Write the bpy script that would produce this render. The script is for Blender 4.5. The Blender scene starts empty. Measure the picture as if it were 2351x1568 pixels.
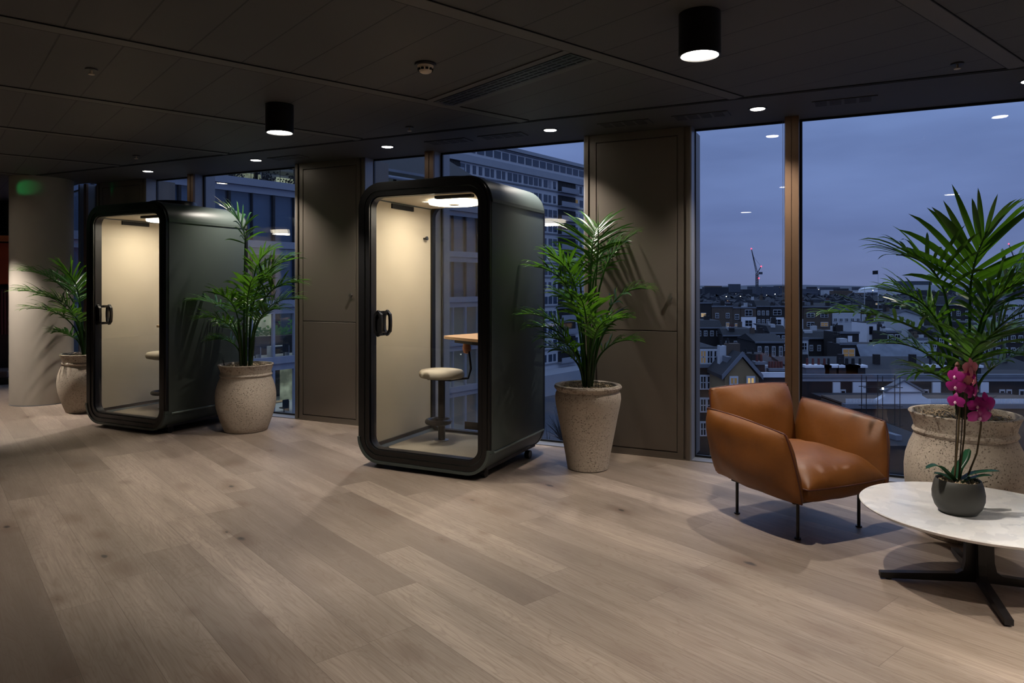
import bpy, math, random
from mathutils import Vector, Matrix, noise
COL = bpy.context.scene.collection
R = math.radians
random.seed(7)
FPX, CXP, HOR, CAMH = 1630.0, 1175.5, 655.0, 1.44

# ------------------------------------------------------------------ mesh building
class MB:
    def __init__(s):
        s.v = []; s.f = []
    def add(s, vs, fs):
        o = len(s.v); s.v += [tuple(x) for x in vs]; s.f += [tuple(i + o for i in f) for f in fs]
        return s
    def box(s, x0, x1, y0, y1, z0, z1, M=None):
        vs = [Vector((x, y, z)) for z in (z0, z1) for y in (y0, y1) for x in (x0, x1)]
        if M: vs = [M @ v for v in vs]
        return s.add(vs, [(0, 2, 3, 1), (4, 5, 7, 6), (0, 1, 5, 4), (2, 6, 7, 3), (0, 4, 6, 2), (1, 3, 7, 5)])
    def bbox(s, x0, x1, y0, y1, z0, z1, b=.01):
        # box with chamfered edges
        import bmesh
        bm = bmesh.new(); bmesh.ops.create_cube(bm, size=1)
        for v in bm.verts:
            v.co = Vector(((x0 + x1) / 2 + v.co.x * (x1 - x0), (y0 + y1) / 2 + v.co.y * (y1 - y0), (z0 + z1) / 2 + v.co.z * (z1 - z0)))
        bmesh.ops.bevel(bm, geom=bm.edges[:], offset=b, segments=3, affect='EDGES', profile=.5)
        bm.verts.index_update()
        vs = [v.co.copy() for v in bm.verts]; fs = [[v.index for v in f.verts] for f in bm.faces]
        bm.free(); return s.add(vs, fs)
    def tube(s, pts, r, n=8, caps=True):
        pts = [Vector(p) for p in pts]; rs = r if isinstance(r, (list, tuple)) else [r] * len(pts)
        vs = []; fs = []; up = Vector((0, 0, 1)); prev = None
        for i, p in enumerate(pts):
            t = (pts[min(i + 1, len(pts) - 1)] - pts[max(i - 1, 0)]).normalized()
            a = prev if prev is not None else (up if abs(t.z) < .9 else Vector((1, 0, 0)))
            u = (a - t * a.dot(t))
            if u.length < 1e-6: u = t.orthogonal()
            u.normalize(); prev = u; w = t.cross(u)
            for k in range(n):
                an = 2 * math.pi * k / n
                vs.append(p + (u * math.cos(an) + w * math.sin(an)) * rs[i])
        for i in range(len(pts) - 1):
            for k in range(n):
                k2 = (k + 1) % n
                fs.append((i * n + k, i * n + k2, (i + 1) * n + k2, (i + 1) * n + k))
        if caps:
            fs.append(tuple(reversed(range(n)))); fs.append(tuple((len(pts) - 1) * n + k for k in range(n)))
        return s.add(vs, fs)
    def lathe(s, prof, n=48, c=(0, 0, 0), wob=0.0, sx=1, sy=1):
        vs = []; fs = []; m = len(prof)
        for i, (r, z) in enumerate(prof):
            for k in range(n):
                a = 2 * math.pi * k / n
                rr = r
                if wob: rr = r * (1 + wob * noise.noise(Vector((math.cos(a) * 2 + 5, math.sin(a) * 2, z * 6))))
                vs.append((c[0] + rr * math.cos(a) * sx, c[1] + rr * math.sin(a) * sy, c[2] + z))
        for i in range(m - 1):
            for k in range(n):
                k2 = (k + 1) % n
                fs.append((i * n + k, i * n + k2, (i + 1) * n + k2, (i + 1) * n + k))
        fs.append(tuple(reversed(range(n)))); fs.append(tuple((m - 1) * n + k for k in range(n)))
        return s.add(vs, fs)
    def strip(s, A, B, y0, y1, closed=True):
        # band between profile polylines A (outer) and B (inner) in xz, extruded along y
        n = len(A); vs = []
        for (P, y) in ((A, y0), (B, y0), (B, y1), (A, y1)):
            vs += [(p[0], y, p[1]) for p in P]
        fs = []
        for i in range(n if closed else n - 1):
            j = (i + 1) % n
            for q in range(4):
                q2 = (q + 1) % 4
                fs.append((q * n + i, q * n + j, q2 * n + j, q2 * n + i))
        if not closed:
            fs.append((0, n, 2 * n, 3 * n)); fs.append((n - 1, 4 * n - 1, 3 * n - 1, 2 * n - 1))
        return s.add(vs, fs)
    def plate(s, P, y0, y1):
        n = len(P); vs = [(p[0], y0, p[1]) for p in P] + [(p[0], y1, p[1]) for p in P]
        fs = [tuple(range(n)), tuple(reversed(range(n, 2 * n)))] + [(i, i + n, (i + 1) % n + n, (i + 1) % n) for i in range(n)]
        return s.add(vs, fs)
    def prism(s, P, z0, z1):
        n = len(P); vs = [(p[0], p[1], z0) for p in P] + [(p[0], p[1], z1) for p in P]
        fs = [tuple(reversed(range(n))), tuple(range(n, 2 * n))] + [(i, (i + 1) % n, (i + 1) % n + n, i + n) for i in range(n)]
        return s.add(vs, fs)
    def build(s, name, mat, parent=None, smooth=False, M=None, fix=True):
        me = bpy.data.meshes.new(name); me.from_pydata(s.v, [], s.f)
        if fix:
            import bmesh
            bm = bmesh.new(); bm.from_mesh(me); bmesh.ops.recalc_face_normals(bm, faces=bm.faces[:]); bm.to_mesh(me); bm.free()
        me.update()
        if mat: me.materials.append(mat)
        o = bpy.data.objects.new(name, me); COL.objects.link(o)
        if smooth:
            me.polygons.foreach_set('use_smooth', [True] * len(me.polygons))
            if smooth != 'all':
                try: me.set_sharp_from_angle(angle=R(38))
                except Exception: pass
        if parent is not None: o.parent = parent
        if M is not None: o.matrix_local = M
        return o

def tag(o, label=None, cat=None, group=None, kind=None):
    if label: o['label'] = label
    if cat: o['category'] = cat
    if group: o['group'] = group
    if kind: o['kind'] = kind
    return o
def empty(name, loc=(0, 0, 0), rz=0, label=None, cat=None, group=None, kind=None):
    o = bpy.data.objects.new(name, None); COL.objects.link(o)
    o.location = loc; o.rotation_euler = (0, 0, rz); o.empty_display_size = .1
    return tag(o, label, cat, group, kind)
def kids(o): return [c for c in list(bpy.data.objects) if c.parent == o]
def copy_tree(o, parent=None):
    c = o.copy(); COL.objects.link(c); c.parent = parent
    for ch in kids(o): copy_tree(ch, c)
    return c

# ------------------------------------------------------------------ materials
def lin(c):
    return tuple(((x / 255) / 12.92 if x / 255 <= .04045 else ((x / 255 + .055) / 1.055) ** 2.4) for x in c)
MATS = {}
class NT:
    def __init__(s, name):
        s.m = bpy.data.materials.new(name); s.m.use_nodes = True; s.t = s.m.node_tree; s.n = s.t.nodes; s.n.clear()
        s.out = s.n.new('ShaderNodeOutputMaterial')
    def new(s, typ, **k):
        d = s.n.new(typ)
        for a, v in k.items():
            if a in d.inputs.keys(): s.set(d.inputs[a], v)
            else: setattr(d, a, v)
        return d
    def set(s, sock, v):
        if isinstance(v, bpy.types.NodeSocket): s.t.links.new(v, sock)
        else: sock.default_value = v
    def math(s, op, a, b=None, c=None):
        d = s.n.new('ShaderNodeMath'); d.operation = op; s.set(d.inputs[0], a)
        if b is not None: s.set(d.inputs[1], b)
        if c is not None: s.set(d.inputs[2], c)
        return d.outputs[0]
    def mix(s, f, a, b, mode='MIX'):
        d = s.n.new('ShaderNodeMix'); d.data_type = 'RGBA'; d.blend_type = mode
        s.set(d.inputs[0], f); s.set(d.inputs[6], a); s.set(d.inputs[7], b); return d.outputs[2]
    def ramp(s, f, stops):
        d = s.n.new('ShaderNodeValToRGB'); s.set(d.inputs[0], f); e = d.color_ramp.elements
        while len(e) < len(stops): e.new(.5)
        for i, (p, c) in enumerate(stops):
            e[i].position = p; e[i].color = (c, c, c, 1) if isinstance(c, (int, float)) else (*c, 1)
        return d.outputs[0]
    def coord(s, kind='Object', scale=(1, 1, 1), rot=(0, 0, 0), loc=(0, 0, 0)):
        tc = s.n.new('ShaderNodeTexCoord'); mp = s.n.new('ShaderNodeMapping')
        mp.inputs['Scale'].default_value = scale; mp.inputs['Rotation'].default_value = rot; mp.inputs['Location'].default_value = loc
        s.t.links.new(tc.outputs[kind], mp.inputs[0]); return mp.outputs[0]
    def noise(s, vec, scale=5, detail=4, rough=.5, dist=0):
        d = s.new('ShaderNodeTexNoise'); s.set(d.inputs['Vector'], vec); d.inputs['Scale'].default_value = scale
        d.inputs['Detail'].default_value = detail; d.inputs['Roughness'].default_value = rough; d.inputs['Distortion'].default_value = dist
        return d.outputs['Fac']
    def bsdf(s, base, rough=.5, metal=0, bump=None, bstr=.3, bdist=.01, **k):
        p = s.n.new('ShaderNodeBsdfPrincipled')
        s.set(p.inputs['Base Color'], base if isinstance(base, bpy.types.NodeSocket) else (*base, 1))
        s.set(p.inputs['Roughness'], rough); s.set(p.inputs['Metallic'], metal)
        for a, v in k.items(): s.set(p.inputs[a.replace('_', ' ')], v)
        if bump is not None:
            b = s.n.new('ShaderNodeBump'); b.inputs['Strength'].default_value = bstr; b.inputs['Distance'].default_value = bdist
            s.set(b.inputs['Height'], bump); s.t.links.new(b.outputs[0], p.inputs['Normal'])
        return p.outputs[0]
    def done(s, sh):
        s.t.links.new(sh, s.out.inputs[0]); return s.m

def mat(name, rgb, rough=.5, metal=0, var=.12, scale=6, bump=0, bscale=60, **k):
    """plain surface: colour with soft procedural variation and an optional fine bump"""
    if name in MATS: return MATS[name]
    t = NT(name); c = lin(rgb); v = t.coord('Object')
    n = t.noise(v, scale, 3)
    col = t.mix(n, (*[x * (1 - var) for x in c], 1), (*[min(1, x * (1 + var)) for x in c], 1))
    b = t.noise(v, bscale, 3) if bump else None
    MATS[name] = t.done(t.bsdf(col, rough, metal, b, bump, .004, **k)); return MATS[name]
def emis(name, rgb, st, var=0.0, scale=2):
    if name in MATS: return MATS[name]
    t = NT(name); e = t.n.new('ShaderNodeEmission'); e.inputs[1].default_value = st
    c = lin(rgb)
    if var:
        n = t.noise(t.coord('Object'), scale, 3, .6)
        f = t.ramp(n, [(.35, 0.0), (.62, 1.0)])
        t.set(e.inputs[0], t.mix(f, (*[x * (1 - var) for x in c], 1), (*c, 1)))
    else: e.inputs[0].default_value = (*c, 1)
    MATS[name] = t.done(e.outputs[0]); return MATS[name]
def glass(name, tint=(.92, .94, .95), ior=1.5, boost=1.0):
    t = NT(name)
    tr = t.n.new('ShaderNodeBsdfTransparent'); tr.inputs[0].default_value = (*tint, 1)
    gl = t.n.new('ShaderNodeBsdfGlossy'); gl.inputs['Roughness'].default_value = 0.0
    fr = t.n.new('ShaderNodeFresnel'); fr.inputs[0].default_value = ior
    mx = t.n.new('ShaderNodeMixShader')
    ge = t.n.new('ShaderNodeNewGeometry')      # keep the index the same on both faces of a thin pane
    t.set(fr.inputs[0], t.math('ADD', ior, t.math('MULTIPLY', ge.outputs['Backfacing'], 1 / ior - ior)))
    t.t.links.new(t.math('MULTIPLY', fr.outputs[0], boost), mx.inputs[0])
    t.t.links.new(tr.outputs[0], mx.inputs[1]); t.t.links.new(gl.outputs[0], mx.inputs[2])
    return t.done(mx.outputs[0])

# plank direction on plan
PA = math.atan2(1630, -1365.5)            # angle of plank / ceiling-tile direction
PD = Vector((math.cos(PA), math.sin(PA), 0)); QD = Vector((.7666, .642, 0))

def floor_mat():
    t = NT('oak planks')
    v = t.coord('Object', rot=(0, 0, -PA))   # x runs along the plank
    sp = t.n.new('ShaderNodeSeparateXYZ'); t.t.links.new(v, sp.inputs[0])
    u, w = sp.outputs[0], sp.outputs[1]
    W, L = .232, 2.1
    row = t.math('FLOOR', t.math('DIVIDE', w, W))
    wn = t.n.new('ShaderNodeTexWhiteNoise'); wn.noise_dimensions = '1D'; t.set(wn.inputs['W'], row)
    us = t.math('ADD', t.math('DIVIDE', u, L), t.math('MULTIPLY', wn.outputs[0], 7.3))
    cell = t.math('FLOOR', us)
    cb = t.n.new('ShaderNodeCombineXYZ'); t.set(cb.inputs[0], row); t.set(cb.inputs[1], cell)
    w2 = t.n.new('ShaderNodeTexWhiteNoise'); w2.noise_dimensions = '2D'; t.set(w2.inputs['Vector'], cb.outputs[0])
    pid = w2.outputs[0]
    fw = t.math('FRACT', t.math('DIVIDE', w, W)); fu = t.math('FRACT', us)
    ew = t.math('MINIMUM', fw, t.math('SUBTRACT', 1, fw)); eu = t.math('MINIMUM', fu, t.math('SUBTRACT', 1, fu))
    gap = t.math('MINIMUM', t.math('MULTIPLY', ew, W), t.math('MULTIPLY', eu, L))
    gapm = t.ramp(t.math('MULTIPLY', gap, 100), [(0.0, 0.0), (.22, 1.0)])
    # grain: stretched coordinates, offset per plank
    off = t.math('MULTIPLY', pid, 37.0)
    c2 = t.n.new('ShaderNodeCombineXYZ'); t.set(c2.inputs[0], t.math('MULTIPLY', u, 1.0)); t.set(c2.inputs[1], t.math('MULTIPLY', w, 7.0)); t.set(c2.inputs[2], off)
    big = t.noise(c2.outputs[0], 1.3, 3, .5, .6)
    ring = t.math('SINE', t.math('MULTIPLY', big, 95.0))
    ringm = t.ramp(ring, [(.0, 0.0), (.85, .35), (1.0, 1.0)])
    c3 = t.n.new('ShaderNodeCombineXYZ'); t.set(c3.inputs[0], t.math('MULTIPLY', u, 3.0)); t.set(c3.inputs[1], t.math('MULTIPLY', w, 110.0)); t.set(c3.inputs[2], off)
    fine = t.noise(c3.outputs[0], 1.0, 4, .6)
    cloud = t.noise(c2.outputs[0], .9, 3, .55)
    base = t.mix(pid, (.25, .195, .158, 1), (.46, .372, .305, 1))
    col = t.mix(t.ramp(cloud, [(.32, 0.0), (.7, 1.0)]), t.mix(.5, base, (.12, .088, .068, 1)), base)
    col = t.mix(t.math('MULTIPLY', ringm, .3), col, (.15, .095, .062, 1))
    col = t.mix(t.math('MULTIPLY', t.ramp(fine, [(.35, 1.0), (.6, 0.0)]), .42), col, (.16, .115, .085, 1))
    # knots
    vo = t.n.new('ShaderNodeTexVoronoi'); vo.inputs['Scale'].default_value = 1.0
    c4 = t.n.new('ShaderNodeCombineXYZ'); t.set(c4.inputs[0], t.math('MULTIPLY', u, 2.1)); t.set(c4.inputs[1], t.math('MULTIPLY', w, 4.2))
    nz = t.n.new('ShaderNodeTexNoise'); nz.inputs['Scale'].default_value = 14; t.set(nz.inputs['Vector'], v)
    va = t.n.new('ShaderNodeVectorMath'); va.operation = 'MULTIPLY_ADD'
    t.t.links.new(nz.outputs['Color'], va.inputs[0]); va.inputs[1].default_value = (.09, .09, 0); t.t.links.new(c4.outputs[0], va.inputs[2])
    t.t.links.new(va.outputs[0], vo.inputs['Vector'])
    d = vo.outputs['Distance']
    wn3 = t.n.new('ShaderNodeTexWhiteNoise'); wn3.noise_dimensions = '3D'; t.t.links.new(vo.outputs['Color'], wn3.inputs['Vector'])
    on = t.math('GREATER_THAN', wn3.outputs[0], .2)
    size = t.math('ADD', .03, t.math('MULTIPLY', t.math('FRACT', t.math('MULTIPLY', wn3.outputs[0], 9.7)), .075))
    kd = t.math('DIVIDE', d, size)
    halo = t.math('MULTIPLY', on, t.ramp(t.math('MULTIPLY', kd, .2), [(.1, 1.0), (.9, 0.0)]))
    core = t.math('MULTIPLY', on, t.ramp(kd, [(.55, 1.0), (1.0, 0.0)]))
    col = t.mix(t.math('MULTIPLY', halo, .7), col, (.14, .088, .06, 1))
    col = t.mix(t.math('MULTIPLY', core, .95), col, (.035, .026, .024, 1))
    col = t.mix(t.math('MULTIPLY', t.math('SUBTRACT', 1, gapm), .55), col, (.07, .048, .035, 1))
    h = t.math('ADD', t.math('MULTIPLY', gapm, .6), t.math('MULTIPLY', fine, .25))
    rough = t.math('ADD', .42, t.math('MULTIPLY', fine, .12))
    return t.done(t.bsdf(col, rough, 0, h, .25, .002))

def ceil_mat():
    t = NT('charcoal ceiling tiles')
    v = t.coord('Object', rot=(0, 0, -PA))
    sp = t.n.new('ShaderNodeSeparateXYZ'); t.t.links.new(v, sp.inputs[0])
    # w = -q (q direction is 90 degrees clockwise of p)
    fw = t.math('FRACT', t.math('DIVIDE', t.math('ADD', sp.outputs[1], .670 + 30), .298))
    ew = t.math('MULTIPLY', t.math('MINIMUM', fw, t.math('SUBTRACT', 1, fw)), .298)
    g = t.ramp(t.math('MULTIPLY', ew, 100), [(0.0, 0.0), (.3, 0.0), (.5, 1.0)])
    n = t.noise(t.coord('Object'), 900, 2)
    n2 = t.noise(t.coord('Object'), 1.2, 2)
    c = t.mix(n2, (.046, .045, .044, 1), (.058, .057, .056, 1))
    c = t.mix(t.math('SUBTRACT', 1, g), c, (.012, .012, .012, 1))
    h = t.math('ADD', g, t.math('MULTIPLY', n, .1))
    return t.done(t.bsdf(c, .62, 0, h, .5, .003))

def stone_mat(name, dark=1.0):
    t = NT(name); v = t.coord('Object')
    n1 = t.noise(v, 7, 5, .6); n2 = t.noise(v, 45, 4, .6)
    vo = t.n.new('ShaderNodeTexVoronoi'); vo.inputs['Scale'].default_value = 62; t.set(vo.inputs['Vector'], v); vo.inputs['Randomness'].default_value = 1
    vo2 = t.n.new('ShaderNodeTexVoronoi'); vo2.inputs['Scale'].default_value = 120; t.set(vo2.inputs['Vector'], v)
    m = t.noise(v, 5, 3, .6)
    pit = t.math('MULTIPLY', t.ramp(vo.outputs['Distance'], [(.16, 1.0), (.27, 0.0)]), t.ramp(m, [(.40, .35), (.6, 1.0)]))
    pit2 = t.math('MULTIPLY', t.ramp(vo2.outputs['Distance'], [(.14, 1.0), (.3, 0.0)]), t.ramp(n1, [(.42, .1), (.6, .9)]))
    pits = t.math('MAXIMUM', pit, pit2)
    base = t.mix(n1, (.40 * dark, .335 * dark, .265 * dark, 1), (.53 * dark, .455 * dark, .37 * dark, 1))
    base = t.mix(t.math('MULTIPLY', t.ramp(n2, [(.3, 1.0), (.5, 0.0)]), .2), base, (.25, .19, .14, 1))
    # worn brown pitting in a band near the rim
    sp = t.n.new('ShaderNodeSeparateXYZ'); t.t.links.new(v, sp.inputs[0])
    band = t.ramp(sp.outputs[2], [(.54, 0.0), (.6, 1.0), (.66, 1.0)])
    wear = t.math('MULTIPLY', t.math('MULTIPLY', band, t.ramp(t.noise(v, 24, 4, .7), [(.55, 0.0), (.6, 1.0)])), .55)
    base = t.mix(wear, base, (.15, .10, .07, 1))
    col = t.mix(t.math('MULTIPLY', pits, .8), base, (.09, .065, .05, 1))
    h = t.math('SUBTRACT', t.math('MULTIPLY', n2, .5), pits)
    return t.done(t.bsdf(col, .85, 0, h, .9, .008))

def marble_mat():
    t = NT('white quartz marble'); v = t.coord('Object')
    vo = t.n.new('ShaderNodeTexVoronoi'); vo.inputs['Scale'].default_value = 14
    nz = t.n.new('ShaderNodeTexNoise'); nz.inputs['Scale'].default_value = 9; nz.inputs['Detail'].default_value = 5; t.set(nz.inputs['Vector'], v)
    va = t.n.new('ShaderNodeVectorMath'); va.operation = 'MULTIPLY_ADD'; t.t.links.new(nz.outputs['Color'], va.inputs[0]); va.inputs[1].default_value = (.22, .22, .22)
    t.t.links.new(v, va.inputs[2]); t.t.links.new(va.outputs[0], vo.inputs['Vector'])
    sp = t.n.new('ShaderNodeSeparateColor'); t.t.links.new(vo.outputs['Color'], sp.inputs[0])
    n = t.noise(v, 4, 5, .65)
    a = t.mix(sp.outputs[0], (.62, .63, .65, 1), (.84, .84, .84, 1))
    a = t.mix(t.ramp(n, [(.35, 0.0), (.7, .65)]), a, (.74, .70, .66, 1))
    return t.done(t.bsdf(a, .28, 0))

def leather_mat():
    t = NT('tan leather'); v = t.coord('Object')
    n = t.noise(v, 5, 4, .6); g = t.noise(v, 240, 3, .6); cr = t.noise(v, 18, 4, .6, .8)
    col = t.mix(n, (.125, .039, .005, 1), (.195, .066, .010, 1))
    col = t.mix(t.math('MULTIPLY', t.ramp(cr, [(.35, 1.0), (.5, 0.0)]), .22), col, (.11, .034, .008, 1))
    h = t.math('ADD', t.math('MULTIPLY', g, .12), t.math('MULTIPLY', cr, .7))
    return t.done(t.bsdf(col, t.math('ADD', .42, t.math('MULTIPLY', n, .14)), 0, h, .35, .004, Specular_IOR_Level=.4))

def leaf_mat(name, a, b, rough=.38):
    t = NT(name); v = t.coord('Object'); n = t.noise(v, 9, 3)
    col = t.mix(n, (*a, 1), (*b, 1))
    p = t.bsdf(col, rough, 0)
    tr = t.n.new('ShaderNodeBsdfTranslucent'); t.set(tr.inputs[0], t.mix(.5, col, (.16, .42, .012, 1)))
    mx = t.n.new('ShaderNodeMixShader'); mx.inputs[0].default_value = .34
    t.t.links.new(p, mx.inputs[1]); t.t.links.new(tr.outputs[0], mx.inputs[2])
    return t.done(mx.outputs[0])

def pod_mat(name, rgb, rough):
    t = NT(name); v = t.coord('Object'); n = t.noise(v, 2.5, 3); f = t.noise(v, 300, 2)
    c = lin(rgb)
    col = t.mix(n, (*[x * .9 for x in c], 1), (*[x * 1.1 for x in c], 1))
    return t.done(t.bsdf(col, rough, 0, f, .08, .001))

def felt_mat():
    t = NT('beige acoustic felt'); v = t.coord('Object'); f = t.noise(v, 260, 3, .7); n = t.noise(v, 4, 2)
    col = t.mix(n, (.47, .415, .32, 1), (.53, .47, .37, 1))
    return t.done(t.bsdf(col, .95, 0, f, .25, .002))

def panel_mat():
    t = NT('bronze metal panel'); v = t.coord('Object', scale=(60, 60, 1)); f = t.noise(v, 1.0, 3); n = t.noise(t.coord('Object'), 1.5, 2)
    col = t.mix(n, (.142, .121, .100, 1), (.170, .146, .121, 1))
    return t.done(t.bsdf(col, .42, .35, f, .03, .001))

M = dict(
    floor=floor_mat(), ceil=ceil_mat(), stone=stone_mat('speckled cast stone'), marble=marble_mat(), leather=leather_mat(),
    leaf=leaf_mat('palm leaf', (.012, .050, .008), (.034, .115, .011), .30), orchleaf=leaf_mat('orchid leaf', (.02, .09, .045), (.03, .13, .06), .3),
    stalk=mat('palm stalk', (44, 62, 26), .5), bark=mat('brown stem', (74, 60, 34), .6),
    pod=pod_mat('dark green shell', (62, 71, 68), .42), podroof=pod_mat('dark green roof shell', (66, 75, 72), .4),
    seam=mat('seam trim', (98, 108, 102), .4), black=mat('satin black', (15, 15, 16), .35), gasket=mat('black rubber', (12, 12, 13), .6),
    blackm=mat('powder coated black', (20, 19, 21), .45), felt=felt_mat(), carpet=mat('grey beige carpet', (150, 140, 124), .95, var=.2, scale=80, bump=.5, bscale=400),
    oakt=mat('light oak veneer', (196, 160, 120), .45, var=.15, scale=8), stoolpad=mat('cream seat fabric', (188, 178, 160), .85, bump=.3, bscale=300),
    panel=panel_mat(), alu=mat('blue grey aluminium', (132, 134, 140), .4, .3), darkfr=mat('black window gasket', (14, 15, 18), .4),
    bronze=mat('bronze mullion', (112, 88, 68), .45, .3), steel=mat('brushed steel', (150, 145, 138), .3, .8),
    strip=mat('charcoal ceiling strip', (56, 54, 52), .6), band=mat('dark grey ceiling band', (80, 78, 75), .6), slot=mat('grille slot', (9, 9, 10), .7),
    lens=emis('lamp lens', (255, 246, 232), 22), plast=mat('cream plastic', (196, 182, 160), .4), plaster=mat('grey painted column', (158, 150, 140), .8, var=.05, bump=.05),
    dark=mat('dark wall paint', (34, 32, 32), .8), soil=mat('dark soil', (46, 36, 28), .95, var=.4, scale=40), gravel=mat('beige gravel', (170, 150, 124), .8, var=.5, scale=60),
    pane=glass('window glass', (.93, .95, .96), 1.5, 1.25), podglass=glass('booth glass', (.96, .97, .97)),
    ringl=emis('booth ring light', (255, 240, 214), 9), grey=mat('graphite ceramic', (66, 66, 62), .55, var=.15, scale=12),
)
# ------------------------------------------------------------------ facade frame (s along the glass wall, n outward)
FA = R(-25.65)
P0 = Vector((1.46, 5.824, 0)); RV = Vector((math.cos(FA), math.sin(FA), 0)); NV = Vector((-math.sin(FA), math.cos(FA), 0))
FM = Matrix.Translation(P0) @ Matrix.Rotation(FA, 4, 'Z')
def FW(s, n, z=0): return P0 + RV * s + NV * n + Vector((0, 0, z))
def at(px, py, D): return Vector(((px - CXP) / FPX * D, D, CAMH - (py - HOR) / FPX * D))
CH = 2.75

def struct(o): o['kind'] = 'structure'; return o
def fbuild(mb, name, m, parent=None, smooth=False):
    if parent is not None: return mb.build(name, m, parent, smooth)
    return mb.build(name, m, None, smooth, M=FM)

# floor and ceiling outlines in facade coordinates
CORN = -7.86                       # where the glass wall turns
fd = Matrix.Rotation(-FA, 3, 'Z') @ Vector((-.727, .687, 0)); fd.normalize()    # direction of the turned part
fe = Vector((CORN, 0, 0)) + fd * 5.5
FL_ = 2.4
gd = Matrix.Rotation(-FA, 3, 'Z') @ Vector((-.954, .30, 0))
def plan(n0):
    perp = Vector((fd.y, -fd.x, 0))
    if perp.y < 0: perp = -perp
    b = Vector((CORN, 0, 0)) + perp * n0
    tt = (n0 - b.y) / fd.y if abs(fd.y) > 1e-6 else 0
    c = b + fd * tt
    e = b + fd * FL_
    g = e + gd * 7
    return [(6.4, -10.5), (6.4, n0), (c.x, n0), (e.x, e.y), (g.x, g.y), (g.x, -10.5)]
mb = MB(); mb.prism(plan(0.0), -.06, 0.0); fl = struct(mb.build('floor', M['floor'], M=Matrix.Identity(4)))
# bake into world coordinates so the plank pattern is in world axes
fl.data.transform(FM)
mb = MB(); mb.prism(plan(.2), -.5, -.061); o = struct(fbuild(mb, 'trim_9', M['alu']))
mb = MB(); mb.prism(plan(.0), CH + .004, CH + .25); ce = struct(mb.build('ceiling', M['ceil'], M=Matrix.Identity(4))); ce.data.transform(FM)
mb = MB(); mb.prism(plan(.2), CH + .251, CH + .6); struct(fbuild(mb, 'trim_10', M['dark']))
# perimeter strip of the ceiling along the glass
mb = MB(); mb.box(-7.6, 6.3, -.69, .16, CH - .004, CH + .003); pst = struct(fbuild(mb, 'trim_1', M['strip']))
mb = MB(); mb.box(-7.6, 6.3, -.715, -.70, CH - .002, CH + .0035); struct(fbuild(mb, 'trim_2', M['slot']))
# raised bands across the tiles
bi = 3
for p in [-1.65, -.17, 1.315, 2.80, 4.29, 5.775, 7.26, 8.75, 10.2]:
    mb = MB()
    # clip each band so it stops at the perimeter strip
    pts = []
    for q in (-9, 9):
        w = PD * p + QD * q
        pts.append(w)
    a, b = pts
    # intersect with n = -.72
    na = (a - P0).dot(NV); nb = (b - P0).dot(NV)
    if nb > -.72: b = a + (b - a) * ((-.72 - na) / (nb - na))
    if na > -.72: continue
    # clip to the room's left side
    sa = (a - P0).dot(RV); sb = (b - P0).dot(RV)
    if sa < -13.8 and sb > -13.8: a = a + (b - a) * ((-13.8 - sa) / (sb - sa))
    for e, (d0, d1, m, zz) in enumerate([(-.05, .05, M['band'], .004), (-.054, -.049, M['slot'], .0045), (.049, .054, M['slot'], .0045)]):
        k = MB(); A0, A1 = a + PD * d0, a + PD * d1; B0, B1 = b + PD * d0, b + PD * d1
        k.prism([(A0.x, A0.y), (B0.x, B0.y), (B1.x, B1.y), (A1.x, A1.y)], CH - zz + .002, CH + .0045)
        if e == 0: root = k.build('trim_%d' % bi if bi < 9 else 'trim_%d' % (bi + 8), m); struct(root)
        else: k.build('joint', m, root)
    bi += 1

# ---- windows and panels of the glass wall
def add_panel(idx, s0, s1):
    """bronze service panel between two windows, with a flush door"""
    root = struct(empty('door_%d' % idx)); root.matrix_local = FM @ Matrix.Translation((s0, 0, 0))
    w = s1 - s0
    mb = MB(); mb.box(0, w, .012, .42, 0, CH - .004); mb.build('frame', M['panel'], root)
    g = MB()
    g.box(.0, .03, -.006, .012, 0, CH - .006).box(.052, .1, -.002, .012, 0, CH - .006)
    g.box(w - .03, w, -.006, .012, 0, CH - .006).box(w - .1, w - .052, -.002, .012, 0, CH - .006)
    g.box(.1, w - .1, -.002, .012, CH - .07, CH - .006).box(.1, w - .1, -.002, .012, 0, .055)
    g.build('stile', M['panel'], root)
    d0, d1 = .108, w - .108
    mb = MB(); mb.bbox(d0, d1, -.002, .012, 1.062, CH - .078, .002); d = mb.build('upper_leaf', M['panel'], root)
    mb = MB(); mb.bbox(d0, d1, -.002, .012, .064, 1.054, .002); mb.build('lower_leaf', M['panel'], root)
    mb = MB(); mb.tube([(d1 - .05, -.002, 1.34), (d1 - .05, -.03, 1.34)], .014, 16); mb.tube([(d1 - .05, -.03, 1.34), (d1 - .05, -.034, 1.34)], .018, 16)
    mb.box(d1 - .058, d1 - .042, -.008, -.002, 1.295, 1.37)
    mb.build('knob', M['steel'], root, True)
    mb = MB(); mb.box(0, w, -.004, .03, -.002, .012); mb.build('skirting', M['panel'], root)
    return root
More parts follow.
